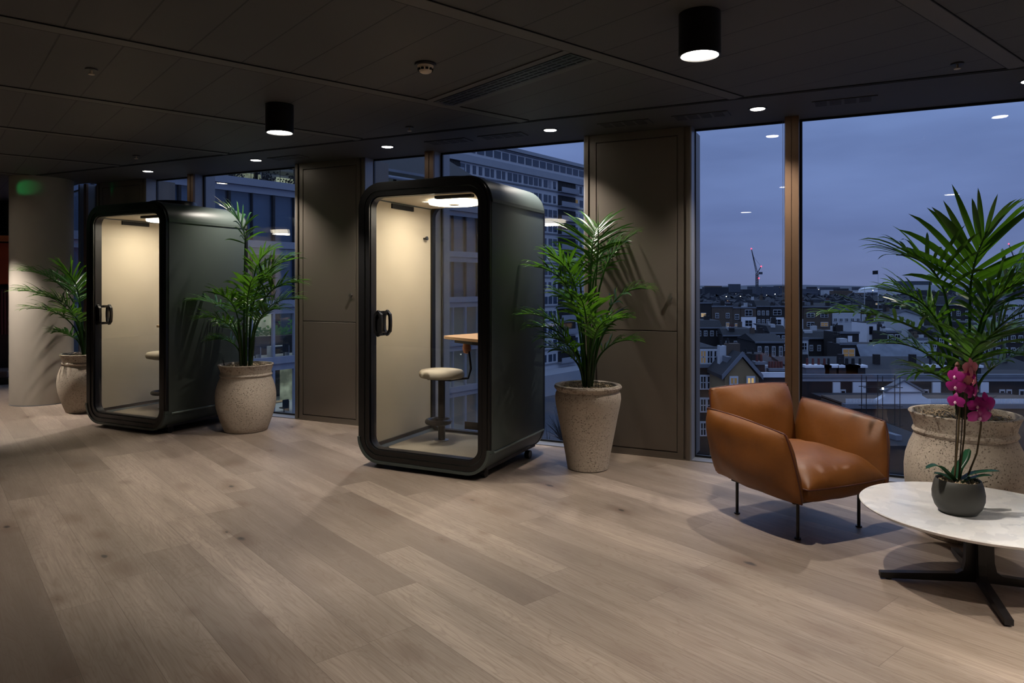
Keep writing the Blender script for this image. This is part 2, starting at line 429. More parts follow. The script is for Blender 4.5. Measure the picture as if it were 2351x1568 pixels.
def add_window(idx, s0, s1, base=None, mull=(.73, .83), length=None):
    root = struct(empty('window_%d' % idx)); root.matrix_local = (base if base is not None else FM) @ Matrix.Translation((s0, 0, 0))
    w = s1 - s0; G = .17
    mb = MB(); mb.box(0, w, G - .008, G + .008, .0, CH); mb.build('pane', M['pane'], root)
    mb = MB(); mb.box(0, w, .0, G - .012, -.055, .004); mb.box(0, w, -.004, .004, -.03, .008); mb.build('sill', M['alu'], root)
    mb = MB()
    mb.box(0, w, G - .03, G - .009, .004, .022).box(0, .02, G - .03, G - .009, .022, CH).box(w - .02, w, G - .03, G - .009, .022, CH).box(.02, w - .02, G - .03, G - .009, CH - .02, CH)
    mb.build('gasket', M['darkfr'], root)
    mb = MB(); mb.box(-.002, .012, .0, G - .031, .0, CH).box(w - .012, w + .002, .0, G - .031, 0, CH); mb.build('reveal', M['alu'], root)
    m0, m1 = mull
    mb = MB(); mb.box(m0, m0 + .045, -.006, .02, 0, CH).box(m0 + .055, m1, -.006, .02, 0, CH).box(m0 + .04, m1 - .03, .0, .03, 0, CH)
    mu = mb.build('mullion', M['bronze'], root)
    mb = MB(); mb.box(m0 + .004, m1 - .004, .02, G - .03, 0, CH); mb.build('mullion_body', M['alu'], root)
    mb = MB(); mb.box(m0 - .012, m1 + .016, G - .03, G - .009, 0, CH); mb.build('mullion_seal', M['darkfr'], root)
    mb = MB(); mb.box(m0 + .01, m1 - .01, G + .009, G + .15, -.3, CH + .3); mb.build('outer_fin', M['alu'], root)
    return root
BAY, PW = 2.383, .91
add_panel(1, -PW, 0); add_panel(2, -PW - 3.293, -3.293); add_panel(3, -PW - 2 * 3.293, -2 * 3.293); add_panel(4, BAY, BAY + PW)
add_window(1, 0, BAY); add_window(2, -PW - BAY, -PW); add_window(3, -4.203 - BAY, -4.203)
add_window(4, CORN, -7.496, mull=(.10, .14)); add_window(5, BAY + PW, 6.4)
ang = math.atan2(fd.y, fd.x)
TM = FM @ Matrix.Translation((CORN, 0, 0)) @ Matrix.Rotation(ang - math.pi, 4, 'Z')   # turned part: local x runs back to the corner
add_window(6, -FL_, -.02, base=TM, mull=(.8, .88))
# the rest of the room, mostly out of frame
def wall(name, a, b, z0=0, z1=CH + .25, th=.12, m=None):
    a = Vector(a); b = Vector(b); d = b - a; L = d.length
    mb = MB(); mb.box(0, L, 0, th, z0, z1)
    return struct(mb.build(name, m or M['dark'], M=Matrix.Translation(a) @ Matrix.Rotation(math.atan2(d.y, d.x), 4, 'Z')))
pl = plan(0)
cw = [FM @ Vector((x, y, 0)) for x, y in pl]
wall('wall_right', cw[1], cw[0], th=.12); wall('wall_back', cw[0], cw[5]); wall('wall_left', cw[5], cw[4]); wall('wall_front', cw[4], cw[3])

# ---- ceiling fittings
def spot(name, loc, watts, size, blend=.35, parent=None, col=(1, .905, .80), rad=.022):
    l = bpy.data.lights.new(name, 'SPOT'); l.energy = watts; l.spot_size = R(size); l.spot_blend = blend; l.color = col; l.shadow_soft_size = rad
    o = bpy.data.objects.new(name, l); COL.objects.link(o)
    if parent: o.parent = parent; o.location = loc
    else: o.location = loc
    return o
DL_W, CY_W = 125, 160
DLPOS = [.57 + 1.66 * k for k in range(2, -6, -1)]
dlabels = {0: None, 1: 'recessed round downlight at the right edge above the big window', 2: 'recessed downlight in the ceiling strip just right of the tall bronze panel beside the armchair window',
 3: 'recessed downlight in the ceiling strip above the mid pane right of the near phone booth', 4: 'recessed downlight in the ceiling strip above the left post of the near phone booth',
 5: 'recessed downlight in the ceiling strip between the two phone booths', 6: 'recessed downlight in the ceiling strip above the far phone booth', 7: None}
lab = iter(['round downlight in the ceiling strip beyond the right edge of the window', 'round downlight in the ceiling strip at the right edge of the photo',
  'round downlight in the ceiling strip above the armchair window', 'round downlight in the ceiling strip right of and above the near phone booth',
  'round downlight in the ceiling strip above the left side of the near phone booth', 'round downlight in the ceiling strip between the two phone booths',
  'round downlight in the ceiling strip above the far phone booth', 'farthest round downlight, near the grey column'])
for k, s in enumerate(DLPOS):
    w = FW(s, -.36, CH - .004)
    r = empty('recessed_downlight', w, 0, next(lab), 'ceiling light', 'downlights in the ceiling strip')
    mb = MB(); pr = [(.052, 0), (.068, 0), (.068, -.004), (.060, -.006), (.052, -.003)]
    n = 40
    vs = []; fs = []
    for (a, z) in pr:
        for i in range(n): vs.append((a * math.cos(2 * math.pi * i / n), a * math.sin(2 * math.pi * i / n), z))
    for j in range(len(pr)):
        j2 = (j + 1) % len(pr)
        for i in range(n): fs.append((j * n + i, j * n + (i + 1) % n, j2 * n + (i + 1) % n, j2 * n + i))
    mb.add(vs, fs); mb.build('trim_ring', M['blackm'], r, True)
    mb = MB(); mb.lathe([(.052, -.0035), (.052, -.001)], 32); mb.build('lens', M['lens'], r)
    sp = spot('downlight_beam', (0, 0, -.012), DL_W, 106, .75, r)
def cyl_light(loc, label, watts, size=92):
    r = empty('cylinder_light', loc, 0, label, 'ceiling light', 'black surface mounted cylinder lights')
    mb = MB(); mb.lathe([(.08, -.20), (.094, -.202), (.1, -.195), (.1, -.004), (.098, 0), (.08, 0)], 56)
    # open bottom: rebuild as a ring profile
    mb = MB(); n = 56; pr = [(.088, -.175), (.09, -.2), (.1, -.2), (.1, .008), (.0005, .008), (.0005, -.175)]
    vs = []; fs = []
    for (a, z) in pr:
        for i in range(n): vs.append((a * math.cos(2 * math.pi * i / n), a * math.sin(2 * math.pi * i / n), z))
    for j in range(len(pr) - 1):
        for i in range(n): fs.append((j * n + i, j * n + (i + 1) % n, (j + 1) * n + (i + 1) % n, (j + 1) * n + i))
    mb.add(vs, fs); mb.build('housing', M['black'], r, True)
    mb = MB(); mb.lathe([(.072, -.194), (.085, -.194), (.088, -.188), (.088, -.176), (.072, -.176)], 48); 
    mb.build('lens', M['lens'], r, True)
    spot('cylinder_beam', (0, 0, -.21), watts, size, .4, r)
    return r
P1 = Vector((.909, 3.44, CH)); P2 = Vector((-1.695, 5.18, CH)); D12 = P2 - P1
cyl_light(P1, 'large black cylinder ceiling light nearest the camera, upper right', CY_W)
cyl_light(P2, 'smaller looking black cylinder ceiling light between the two phone booths', CY_W)
PQ = QD * -2.7 - PD * 1.0
cyl_light(P1 - D12, 'black cylinder ceiling light out of view to the right of the marble table', CY_W * 1.5)
cyl_light(Vector((-6.28, 7.72, CH)), 'black cylinder ceiling light out of view beside the grey column', CY_W * 1.9)
cyl_light(P1 + Vector((-1.9, -2.1, 0)), 'black cylinder ceiling light out of view overhead', CY_W * .38)
cyl_light(P1 + Vector((.9, -2.2, 0)), 'black cylinder ceiling light out of view behind the camera on the right', CY_W * 1.1)
cyl_light(P2 + Vector((-2.4, -1.9, 0)), 'black cylinder ceiling light out of view over the left foreground floor', CY_W * .2)

# smoke detector, sprinklers
r = empty('smoke_detector', (-.513, 4.21, CH), 0, 'cream smoke detector on the dark ceiling above the near phone booth', 'smoke detector')
MB().lathe([(.062, -.008), (.065, -.004), (.065, .004)], 40).build('base_plate', M['blackm'], r, True)
MB().lathe([(.0, -.052), (.024, -.052), (.034, -.046), (.045, -.022), (.048, -.009)], 40).build('housing', M['plast'], r, True)
mb = MB()
for k in range(10):
    a = 2 * math.pi * k / 10
    mb.box(.036, .046, -.008, .008, -.038, -.026, Matrix.Rotation(a, 4, 'Z'))
mb.build('vent_slot', M['slot'], r)
for (px, py, l) in [(210, 165, 'small sprinkler head on the ceiling tiles at the far upper left'), (940, 298, 'small sprinkler head on the ceiling above the near phone booth'),
                    (2198, 152, 'small pale sprinkler head on the ceiling at the upper right'), (313, 363, 'tiny sprinkler head on the ceiling above the far phone booth')]:
    Y = FPX * (CH - CAMH) / (HOR - py + 5); r = empty('sprinkler_head', ((px - CXP) / FPX * Y, Y, CH), 0, l, 'sprinkler', 'ceiling sprinkler heads')
    MB().lathe([(.034, -.004), (.036, 0), (.036, .008)], 24).build('rose', M['blackm'], r, True)
    MB().lathe([(.008, -.03), (.018, -.03), (.018, -.026), (.006, -.024), (.006, -.003)], 20).build('deflector', M['plast'], r, True)
# air grilles
def grille(c, ang, L, W, rows, label, border=True, m=None):
    r = empty('air_grille', c, ang, label, 'air vent', 'ceiling air grilles')
    MB().box(-L / 2, L / 2, -W / 2, W / 2, -.006, .002).build('plate', m or M['strip'], r)
    mb = MB(); k = 0; seg = int(L / .085)
    for j in range(rows):
        y = (j - (rows - 1) / 2) * W / (rows + .3)
        for i in range(seg):
            x0 = -L / 2 + .02 + i * (L - .04) / seg
            mb.box(x0, x0 + (L - .04) / seg * .8, y - .006, y + .006, -.0075, -.005)
    mb.build('slot', M['slot'], r)
    return r
ctr = PD * 3.545 + QD * 2.905
g = grille(Vector((ctr.x, ctr.y, CH)), PA, 1.38, .17, 4, 'long slotted air grille in the ceiling left of the near cylinder light', m=M['blackm'])
MB().box(-.7, .7, .088, .14, -.003, .003).build('edge_strip', M['band'], g); MB().box(-.7, .7, -.14, -.088, -.003, .003).build('edge_strip', M['band'], g)
for s, l in [(-4.0, 'faint slotted air grille in the ceiling strip between the phone booths'), (-2.1, 'slotted air grille in the ceiling strip over the near phone booth'), (-1.55, 'shorter slotted air grille in the ceiling strip right of the booth downlight'),
             (-.45, 'slotted air grille in the ceiling strip over the tall panel'), (.15, 'slotted air grille in the ceiling strip left of the armchair downlight'), (1.15, 'slotted air grille in the ceiling strip right of the armchair downlight')]:
    grille(FW(s, -.33, CH - .004), FA, .42, .16, 4, l)

# column
r = empty('round_column', (-5.80, 8.76, 0), 0, 'round grey column beside the far phone booth, with a green exit glow near its top', 'column')
r['kind'] = 'structure'; r.name = 'wall_column'
MB().lathe([(.335, 0), (.335, CH)], 96).build('shaft', M['plaster'], r, True)
MB().lathe([(.337, 0), (.337, .012)], 96).build('base_line', M['alu'], r, True)

# booth furniture at the far left edge
r = empty('meeting_booth', (-8.02, 10.56, 0), R(18), 'rust red high backed booth in the dark at the left edge', 'booth')
MB().bbox(-.9, .6, 0, .1, 1.45, 2.08, .01).build('upper_panel', mat('rust red felt', (150, 62, 28), .9), r)
MB().bbox(-.92, .62, -.03, .12, 2.1, 2.19, .01).build('top_rail', mat('copper rail', (176, 96, 56), .4), r)
MB().bbox(-.92, .62, -.02, .11, 1.39, 1.44, .005).build('mid_rail', M['black'], r)
mb = MB()
for k in range(36): mb.tube([(-.89 + k * .042, 0, .7), (-.89 + k * .042, 0, 1.38)], .019, 8)
mb.build('ribbed_panel', mat('maroon ribbed felt', (96, 48, 46), .9), r, True)
MB().box(-.9, .6, 0, .1, .2, .7).build('lower_panel', mat('dark maroon board', (52, 34, 32), .8), r)
MB().bbox(-.9, .6, -.5, .1, .1, .2, .02).build('bench_seat', mat('brown bench', (90, 74, 68), .8), r)
MB().box(-.9, .6, -.45, .1, 0, .09).build('plinth', M['black'], r)

# green exit lamp out of view whose beam falls on the column
xl = Vector((-7.35, 7.0, 2.45)); xt = Vector((-5.77, 8.43, 2.60))
r = empty('exit_sign', xl, math.atan2(xt.y - xl.y, xt.x - xl.x) - math.pi / 2, 'small green emergency exit lamp out of view left of the column', 'exit sign')
MB().bbox(-.1, .1, -.03, .03, -.05, .05, .008).build('housing', M['black'], r, True)
MB().tube([(0, 0, .05), (0, 0, CH + .004 - xl.z)], .008, 8).build('stem', M['black'], r)
MB().tube([(0, .03, 0), (0, .036, 0)], .03, 20).build('lens', emis('green exit lens', (40, 255, 120), 6), r)
l = bpy.data.lights.new('exit_beam', 'SPOT'); l.energy = 48; l.color = (0, 1, .25); l.spot_size = R(5.6); l.spot_blend = .6; l.shadow_soft_size = .02
o = bpy.data.objects.new('exit_beam', l); COL.objects.link(o); dvec = (xt - xl).normalized(); o.location = xl + dvec * .06; o.rotation_euler = dvec.to_track_quat('-Z', 'Y').to_euler()

# beaded blind chains hanging beside the glass
for (s_, zb, l) in [(.712, 1.30, 'pale beaded blind chain hanging beside the mullion of the armchair window'), (-4.222, 1.25, 'pale beaded blind chain at the right edge of the pane behind the far booth palm'), (-.928, 1.35, 'pale beaded blind chain beside the tall bronze panel right of the near booth')]:
    o = empty('blind_chain', FW(s_, .10, CH), FA, l, 'blind chain', 'beaded blind chains')
    mb = MB(); z = 0.0
    while z > zb - CH:
        for x in (-.006, .006): mb.lathe([(.0, -.0028), (.0024, -.0014), (.0024, .0014), (.0, .0028)], 6, (x, 0, z))
        z -= .0075
    mb.tube([(-.006, 0, .004), (-.006, 0, zb - CH), (0, 0, zb - CH - .01), (.006, 0, zb - CH), (.006, 0, .004)], .0008, 5)
    mb.build('beads', M['steel'], o, True)
# ------------------------------------------------------------------ phone booths
def rr(x0, x1, z0, z1, r, n=10):
    P = []
    for (cx, cz, a0) in ((x1 - r, z0 + r, -90), (x1 - r, z1 - r, 0), (x0 + r, z1 - r, 90), (x0 + r, z0 + r, 180)):
        for k in range(n + 1):
            a = R(a0 + 90 * k / n); P.append((cx + r * math.cos(a), cz + r * math.sin(a)))
    return P
BW, BH, BD, BZ = 1.19, 2.25, .97, .035
def inset(i, r0=.2): return rr(i, BW - i, BZ + i, BH - i, max(.03, r0 - i))
def booth(loc, label):
    root = empty('phone_booth', loc, FA, label, 'phone booth', 'dark green phone booths')
    n = 10
    def part(i0, i1, sel): return [inset(i0)[k] for k in sel], [inset(i1)[k] for k in sel]
    # walls (straight sides and the bit of the corners) -- shell in three lifts
    zt, zb = 2.075, .205
    def clipped(i, top):
        P = inset(i)
        if top: Q = [p for p in P[n + 1:3 * n + 3]]; return [(BW - i, zt)] + Q + [(i, zt)]
        Q = P[3 * n + 3:] + P[:n + 1]; return [(i, zb)] + Q + [(BW - i, zb)]
    A, B = clipped(-.006, True), clipped(.06, True)
    MB().strip(A, B, -.004, BD - .01, False).build('roof_shell', M['podroof'], root, True)
    A, B = clipped(.003, False), clipped(.06, False)
    MB().strip(A, B, -.006, BD - .02, False).build('base_shell', M['pod'], root, True)
    A, B = clipped(.002, False), clipped(.024, False); A = A[1:-1]; B = B[1:-1]
    MB().strip(A, B, -.042, -.006, False).build('base_lip', M['podroof'], root, True)
    for (x0, x1, nm) in ((0, .06, 'side_panel'), (BW - .06, BW, 'side_panel')):
        MB().bbox(x0, x1, -.002, BD, zb + .012, zt - .012, .006).build(nm, M['pod'], root, True)
    for x in (.004, BW - .004):
        MB().tube([(x, .03, zt - .003), (x, BD - .008, zt - .003)], .009, 8).build('seam_trim', M['seam'], root, True)
        MB().tube([(x, .03, zb + .003), (x, BD - .008, zb + .003)], .010, 8).build('seam_trim', M['seam'], root, True)
        MB().box(x - .008, x + .008, .035, BD - .01, zt - .02, zt - .012).build('seam_gap', M['gasket'], root)
    # front
    Q = [inset(.004)[k] for k in range(n + 1, 3 * n + 3)]; Q2 = [inset(.030)[k] for k in range(n + 1, 3 * n + 3)]
    Q = [(BW - .004, zb)] + Q + [(.004, zb)]; Q2 = [(BW - .03, zb)] + Q2 + [(.03, zb)]
    MB().strip(Q, Q2, -.030, -.0045, False).build('outer_trim', M['black'], root, True)
    MB().strip(inset(.026), inset(.045), -.012, .03).build('front_gasket', M['gasket'], root, True)
    MB().strip(inset(.027), inset(.064), -.034, -.004).build('door_frame', M['black'], root, True)
    MB().strip(inset(.064), inset(.072), -.022, .0).build('door_groove', M['seam'], root, True)
    MB().strip(inset(.071), inset(.105), -.026, .022).build('door_frame_inner', M['black'], root, True)
    MB().strip(inset(.10), inset(.112), -.01, .06).build('door_seal', M['blackm'], root, True)
    MB().plate(inset(.098), .006, .014).build('door_glass', M['podglass'], root)
    # back
    MB().strip(inset(-.001), inset(.07), BD - .02, BD + .012).build('back_frame', M['black'], root, True)
    MB().strip(inset(.066), inset(.10), BD - .05, BD + .006).build('back_seal', M['gasket'], root, True)
    MB().plate(inset(.09), BD - .028, BD - .02).build('back_glass', M['podglass'], root)
    # interior
    MB().box(.061, .085, .062, BD - .055, .13, 2.135).build('inner_wall', M['felt'], root)
    MB().box(BW - .085, BW - .061, .062, BD - .055, .13, 2.135).build('inner_wall', M['felt'], root)
    MB().box(.07, BW - .07, .062, BD - .055, 2.138, 2.185).build('inner_ceiling', M['felt'], root)
    MB().box(.062, BW - .062, .03, BD - .05, .07, .118).build('floor_tray', M['blackm'], root)
    MB().box(.085, .10, .07, BD - .06, .118, .165).build('skirting', M['blackm'], root); MB().box(BW - .10, BW - .085, .07, BD - .06, .118, .165).build('skirting', M['blackm'], root)
    P = rr(.15, BW - .15, .12, BD - .12, .08, 6); MB().prism(P, .1175, .127).build('carpet', M['carpet'], root)
    MB().lathe([(.19, 2.105), (.205, 2.108), (.21, 2.125), (.21, 2.139)], 56, (.60, .46, 0)).build('ring_light', M['ringl'], root, True)
    MB().lathe([(.04, 2.1), (.045, 2.105)], 32, (.60, .46, 0)).build('light_centre', M['felt'], root, True)
    MB().box(.0851, .10, .30, .62, 2.085, 2.125).build('air_slot', M['slot'], root)
    MB().bbox(.62, .95, .12, .17, 2.115, 2.139, .004).build('ceiling_vent', M['slot'], root)
    l = bpy.data.lights.new('booth_glow', 'AREA'); l.shape = 'DISK'; l.size = .38; l.energy = 13; l.color = (1, .88, .70)
    o = bpy.data.objects.new('booth_glow', l); COL.objects.link(o); o.parent = root; o.location = (.60, .46, 2.09)
    # coat hook
    mb = MB(); mb.tube([(.085, .80, 1.86), (.115, .80, 1.86)], .009, 12); mb.tube([(.113, .80, 1.86), (.125, .80, 1.862)], .018, 16); mb.build('coat_hook', M['black'], root, True)
    # handle: elongated hexagonal loop each side of the glass
    for (y0, nm) in ((-.055, 'handle'), (.065, 'handle')):
        P = [(.0, .105), (.035, .07), (.04, .02), (.04, -.02), (.035, -.07), (0, -.105), (-.035, -.07), (-.04, -.02), (-.04, .02), (-.035, .07)]
        cx, cz = .205, 1.14
        def sc(k, kz): return [(cx + a * k, cz + b * kz) for a, b in P]
        A, B = sc(1, 1), sc(.5, .76); y1 = .006 if y0 < 0 else .014
        ya, yb = (y0, y0 + .025)
        mb = MB(); mb.strip(A, B, ya, yb)
        for zz in (.085, -.085): mb.box(cx - .014, cx + .014, min(ya, y1), max(yb, y1), cz + zz - .012, cz + zz + .012)
        if y0 < 0: mb.plate(sc(.62, .82), ya + .014, ya + .02)
        h = mb.build(nm, M['black'], root, True)
    # table
    P = [(BW - .085, .12), (BW - .30, .19), (BW - .60, .33), (BW - .64, .38), (BW - .64, .46), (BW - .52, .86), (BW - .47, .90), (BW - .085, .90)]
    MB().prism(P, 1.005, 1.027).build('table_top', M['oakt'], root)
    Pd = [(BW - .085, .16), (BW - .30, .24), (BW - .54, .38), (BW - .5, .8), (BW - .085, .86)]
    MB().prism(Pd, .975, 1.0045).build('table_bracket', M['black'], root)
    # foot rail on the right wall
    mb = MB(); mb.box(BW - .40, BW - .085, .30, .38, .30, .325).box(BW - .40, BW - .085, .30, .31, .30, .36); mb.build('foot_rail', M['black'], root)
    # stool fixed to the booth floor
    sx, sy = .425, .55
    MB().tube([(sx, sy, .118), (sx, sy, .66)], .03, 24).build('stool_post', M['black'], root, True)
    MB().lathe([(.06, .1275), (.06, .133), (.035, .136)], 32, (sx, sy, 0)).build('stool_base', M['steel'], root, True)
    n2 = 40; mb = MB(); ring = []
    for k in range(n2 + 1):
        a = 2 * math.pi * k / n2; ring.append((sx - .03 + .095 * math.cos(a), sy + .095 * math.sin(a), .285))
    mb.tube(ring, .022, 10); mb.box(sx - .035, sx + .035, sy - .035, sy + .035, .255, .315); mb.build('footrest', M['black'], root, True)
    pr = [(.0, .655), (.15, .655), (.170, .661), (.179, .674), (.181, .690), (.178, .708), (.165, .722), (.13, .729), (0.001, .732)]
    MB().lathe(pr, 48, (sx, sy, 0), sx=1.1, sy=.95).build('stool_seat', M['stoolpad'], root, True)
    mb = MB(); mb.box(sx - .11, sx + .12, sy - .05, sy + .05, .638, .654); mb.tube([(sx + .1, sy + .02, .645), (sx + .23, sy + .05, .66), (sx + .25, sy + .06, .74), (sx + .23, sy + .07, .86), (sx + .20, sy + .08, .95)], .010, 10)
    mb.build('stool_arm', M['black'], root, True)
    MB().lathe([(.001, .86), (.03, .87), (.038, .91), (.03, .95), (.001, .96)], 20, (sx + .2, sy + .08, 0)).build('tan_leather_grip', mat('tan leather loop', (150, 100, 70), .5), root, True)
    # castors
    for (x, y) in ((.12, .1), (BW - .12, .1), (.12, BD - .2), (BW - .06, BD - .2)):
        mb = MB(); mb.tube([(x - .02, y, .034), (x + .02, y, .034)], .034, 24); mb.build('castor', M['black'], root, True)
    # roof fan box
    MB().lathe([(.26, 2.24), (.25, 2.30), (.235, 2.315), (.0, 2.32)], 40, (.62, .5, 0), sy=.9).build('roof_fan', M['black'], root, True)
    return root
c1 = Vector((-.145, 5.19, 0)); b1 = booth(c1 - RV * BW, 'dark green phone booth nearest the camera, stool and oak shelf inside')
c2 = Vector((-3.285, 6.80, 0))
b2 = copy_tree(b1); b2.location = c2 - RV * BW
tag(b2, 'dark green phone booth farther left, between the grey column and a bellied stone pot')

# ------------------------------------------------------------------ pots and palms
def frond(root, base, az, lp, l0, l1, l2, lb, ll, n=15, wid=.021, seed=0, droop=1.0, twist=0, nm='frond'):
    """one palm leaf: petiole plus arching rachis with folded leaflets"""
    rnd = random.Random(seed); up = Vector((0, 0, 1)); h = Vector((math.cos(R(az)), math.sin(R(az)), 0))
    def d(l): return h * math.sin(R(l)) + up * math.cos(R(l))
    p = Vector(base); pts = [p.copy()]; N1, N2 = 8, 16
    for i in range(N1):
        l = l0 * .5 + (l1 - l0 * .5) * ((i + .5) / N1) ** 2.4; p = p + d(l) * lp / N1; pts.append(p.copy())
    rp = [p.copy()]; rd = [d(l1)]
    for i in range(N2):
        l = l1 + (l2 - l1) * ((i + .5) / N2) ** 1.1; p = p + d(l) * lb / N2; rp.append(p.copy()); rd.append(d(l))
    mb = MB(); allp = pts + rp[1:]; m = len(allp)
    mb.tube(allp, [.0085 * (1 - .78 * i / m) + .0012 for i in range(m)], 6)
    side0 = h.cross(up).normalized()
    for k in range(n):
        t = (k + .3) / n; f = t * N2; i = min(N2 - 1, int(f)); a = f - i
        o = rp[i].lerp(rp[i + 1], a); T = rd[i].lerp(rd[i + 1], a).normalized()
        nrm = side0.cross(T).normalized()
        if nrm.z < 0: nrm = -nrm
        for sgn in (-1, 1):
            S = (Matrix.Rotation(R(twist), 3, T) @ side0) * sgn
            spread = R(66 - 46 * t + rnd.uniform(-12, 12)); lift = rnd.uniform(-.05, .55) * (1 - .5 * t)
            D = (T * math.cos(spread) + S * math.sin(spread) + nrm * lift).normalized()
            L = ll * (.55 + .6 * math.sin(math.pi * min(1, t * .8 + .22))) * rnd.uniform(.85, 1.12)
            w = wid * rnd.uniform(.8, 1.15) * (.75 + .4 * math.sin(math.pi * t))
            q = o.copy(); SEG = 7; vs = []; fs = []; dd = D.copy(); g = droop * rnd.uniform(.5, 2.0)
            for j in range(SEG + 1):
                u = j / SEG; ww = w * (math.sin(math.pi * min(1, u * .82 + .16)) ** .8) * (1 if u < .98 else .05)
                c = dd.cross(nrm)
                if c.length < 1e-3: c = dd.orthogonal()
                c.normalize(); nn = c.cross(dd).normalized()
                if nn.z < 0: nn = -nn
                vs += [q - c * ww * .5 + nn * ww * .14, q, q + c * ww * .5 + nn * ww * .14]
                if j < SEG:
                    b = j * 3; fs += [(b, b + 1, b + 4, b + 3), (b + 1, b + 2, b + 5, b + 4)]
                q = q + dd * L / SEG
                dd = (dd + Vector((0, 0, -1)) * .13 * g * (.15 + u * u * 2.6)).normalized()
            mb.add(vs, fs)
    return mb.build(nm, M['leaf'], root, 'all', fix=False)

def pot_profile(kind):
    if kind == 'belly':
        return [(.0, 0), (.192, 0), (.203, .008), (.228, .07), (.256, .15), (.277, .23), (.286, .30), (.287, .36), (.279, .42), (.262, .48), (.243, .525), (.238, .54), (.246, .548), (.250, .557), (.246, .566), (.238, .573), (.243, .60), (.257, .64), (.265, .655), (.262, .66), (.245, .66), (.238, .65), (.228, .62), (.0, .62)]
    return [(.0, 0), (.150, 0), (.160, .008), (.175, .10), (.203, .25), (.232, .40), (.252, .50), (.259, .55), (.256, .59), (.245, .612), (.250, .62), (.262, .632), (.265, .645), (.258, .658), (.235, .662), (.222, .655), (.216, .62), (.0, .62)]
def potted_palm(loc, kind, scale, label, fronds, seed, nst=7):
    root = empty('potted_palm', loc, 0, label, 'potted palm', 'palms in speckled stone pots')
    s = scale
    MB().lathe([(r * s, z * s) for r, z in pot_profile(kind)], 72, wob=.012).build('pot', M['stone'], root, True)
    zs = .625 * s; rs = .232 * s if kind == 'belly' else .22 * s
    MB().lathe([(0.001, zs), (rs, zs), (rs, zs + .004), (.6 * rs, zs + .012), (.001, zs + .016)], 40, wob=.02).build('soil', M['soil'], root, True)
    mb = MB(); rnd = random.Random(seed)
    for k in range(520):
        a = rnd.uniform(0, 6.283); rad = rs * .95 * math.sqrt(rnd.random()); q = rnd.uniform(.004, .009)
        c = Vector((rad * math.cos(a), rad * math.sin(a), zs + .012 + rnd.uniform(0, .008)))
        vs = [c + Vector((q * rnd.uniform(.6, 1.2), 0, 0)), c + Vector((0, q * rnd.uniform(.6, 1.2), 0)), c - Vector((q, 0, 0)), c - Vector((0, q, 0)), c + Vector((0, 0, q * .8)), c - Vector((0, 0, q))]
        mb.add(vs, [(0, 1, 4), (1, 2, 4), (2, 3, 4), (3, 0, 4), (1, 0, 5), (2, 1, 5), (3, 2, 5), (0, 3, 5)])
    tag(mb.build('gravel', M['gravel'], root), kind='stuff')
    for k in range(nst):
        a = rnd.uniform(0, 6.28); rad = rnd.uniform(.01, .055); b = Vector((rad * math.cos(a), rad * math.sin(a), zs))
        top = b + Vector((rnd.uniform(-.04, .04), rnd.uniform(-.04, .04), rnd.uniform(.25, .45)))
        MB().tube([b, b.lerp(top, .5) + Vector((.004, 0, 0)), top], [.017, .013, .007], 8).build('stem', M['stalk'], root, True)
    for i, fr in enumerate(fronds):
        az, lp, l0, l1, l2, lb, ll = fr[:7]; kw = fr[7] if len(fr) > 7 else {}
        a = R(az) + rnd.uniform(-.5, .5); b = (math.cos(a) * .03, math.sin(a) * .03, zs)
        frond(root, b, az, lp, l0, l1, l2, lb, ll, seed=seed * 50 + i, **kw)
    return root
FA_ = [(178, 1.22, 0, -2, 62, .42, .30, dict(n=16)), (5, .82, 0, 22, 82, .42, .30, dict(n=15, wid=.025)), (-8, .70, 10, 34, 100, .42, .26), (182, .58, 12, 42, 104, .38, .24),
       (300, .62, 4, 18, 80, .4, .26), (60, .66, 4, 14, 70, .4, .28), (20, .55, 12, 34, 104, .4, .24), (212, .42, 12, 38, 108, .32, .22), (240, .55, 6, 20, 90, .34, .24),
       (335, .45, 10, 32, 100, .36, .22), (150, .36, 14, 40, 110, .3, .2), (100, .5, 8, 24, 90, .36, .24), (190, .25, 16, 50, 112, .24, .18), (350, .92, 2, 10, 60, .3, .24, dict(n=12))]
potted_palm((-2.645, 7.06, 0), 'belly', 1.0, 'kentia palm in a bellied stone pot with rope ring, right of the far phone booth', FA_, 3)
FB_ = [(72, .98, 2, 8, 92, .56, .30, dict(n=19, wid=.02)), (50, .88, 3, 14, 88, .46, .26, dict(n=15, wid=.018)), (110, .80, 4, 16, 92, .40, .26), (5, .92, 3, 18, 62, .42, .2, dict(n=15, wid=.018)), (188, .74, 6, 20, 88, .40, .24, dict(n=15)), (205, .8, 6, 16, 70, .36, .24),
       (182, .46, 14, 40, 98, .42, .22), (2, .66, 12, 30, 102, .36, .2), (175, .38, 16, 38, 104, .36, .2), (200, .3, 16, 36, 100, .32, .2), (250, .5, 6, 16, 80, .36, .22), (350, .3, 14, 40, 104, .3, .18),
       (30, .42, 10, 26, 92, .32, .2), (130, .55, 6, 20, 80, .34, .22), (345, .5, 12, 34, 98, .2, .14, dict(n=9)), (160, .22, 14, 40, 100, .3, .18), (300, .4, 8, 22, 88, .3, .2)]
pB = potted_palm((.598, 5.60, 0), 'taper', 1.0, 'kentia palm in a tall tapering stone pot beside the near phone booth', FB_, 5, 9)
MB().tube([(.03, .02, .62), (.045, .03, 1.2), (.085, .03, 1.72), (.085, .03, 2.08)], [.006, .005, .006, .001], 6).build('spear_leaf', M['leaf'], pB, True)
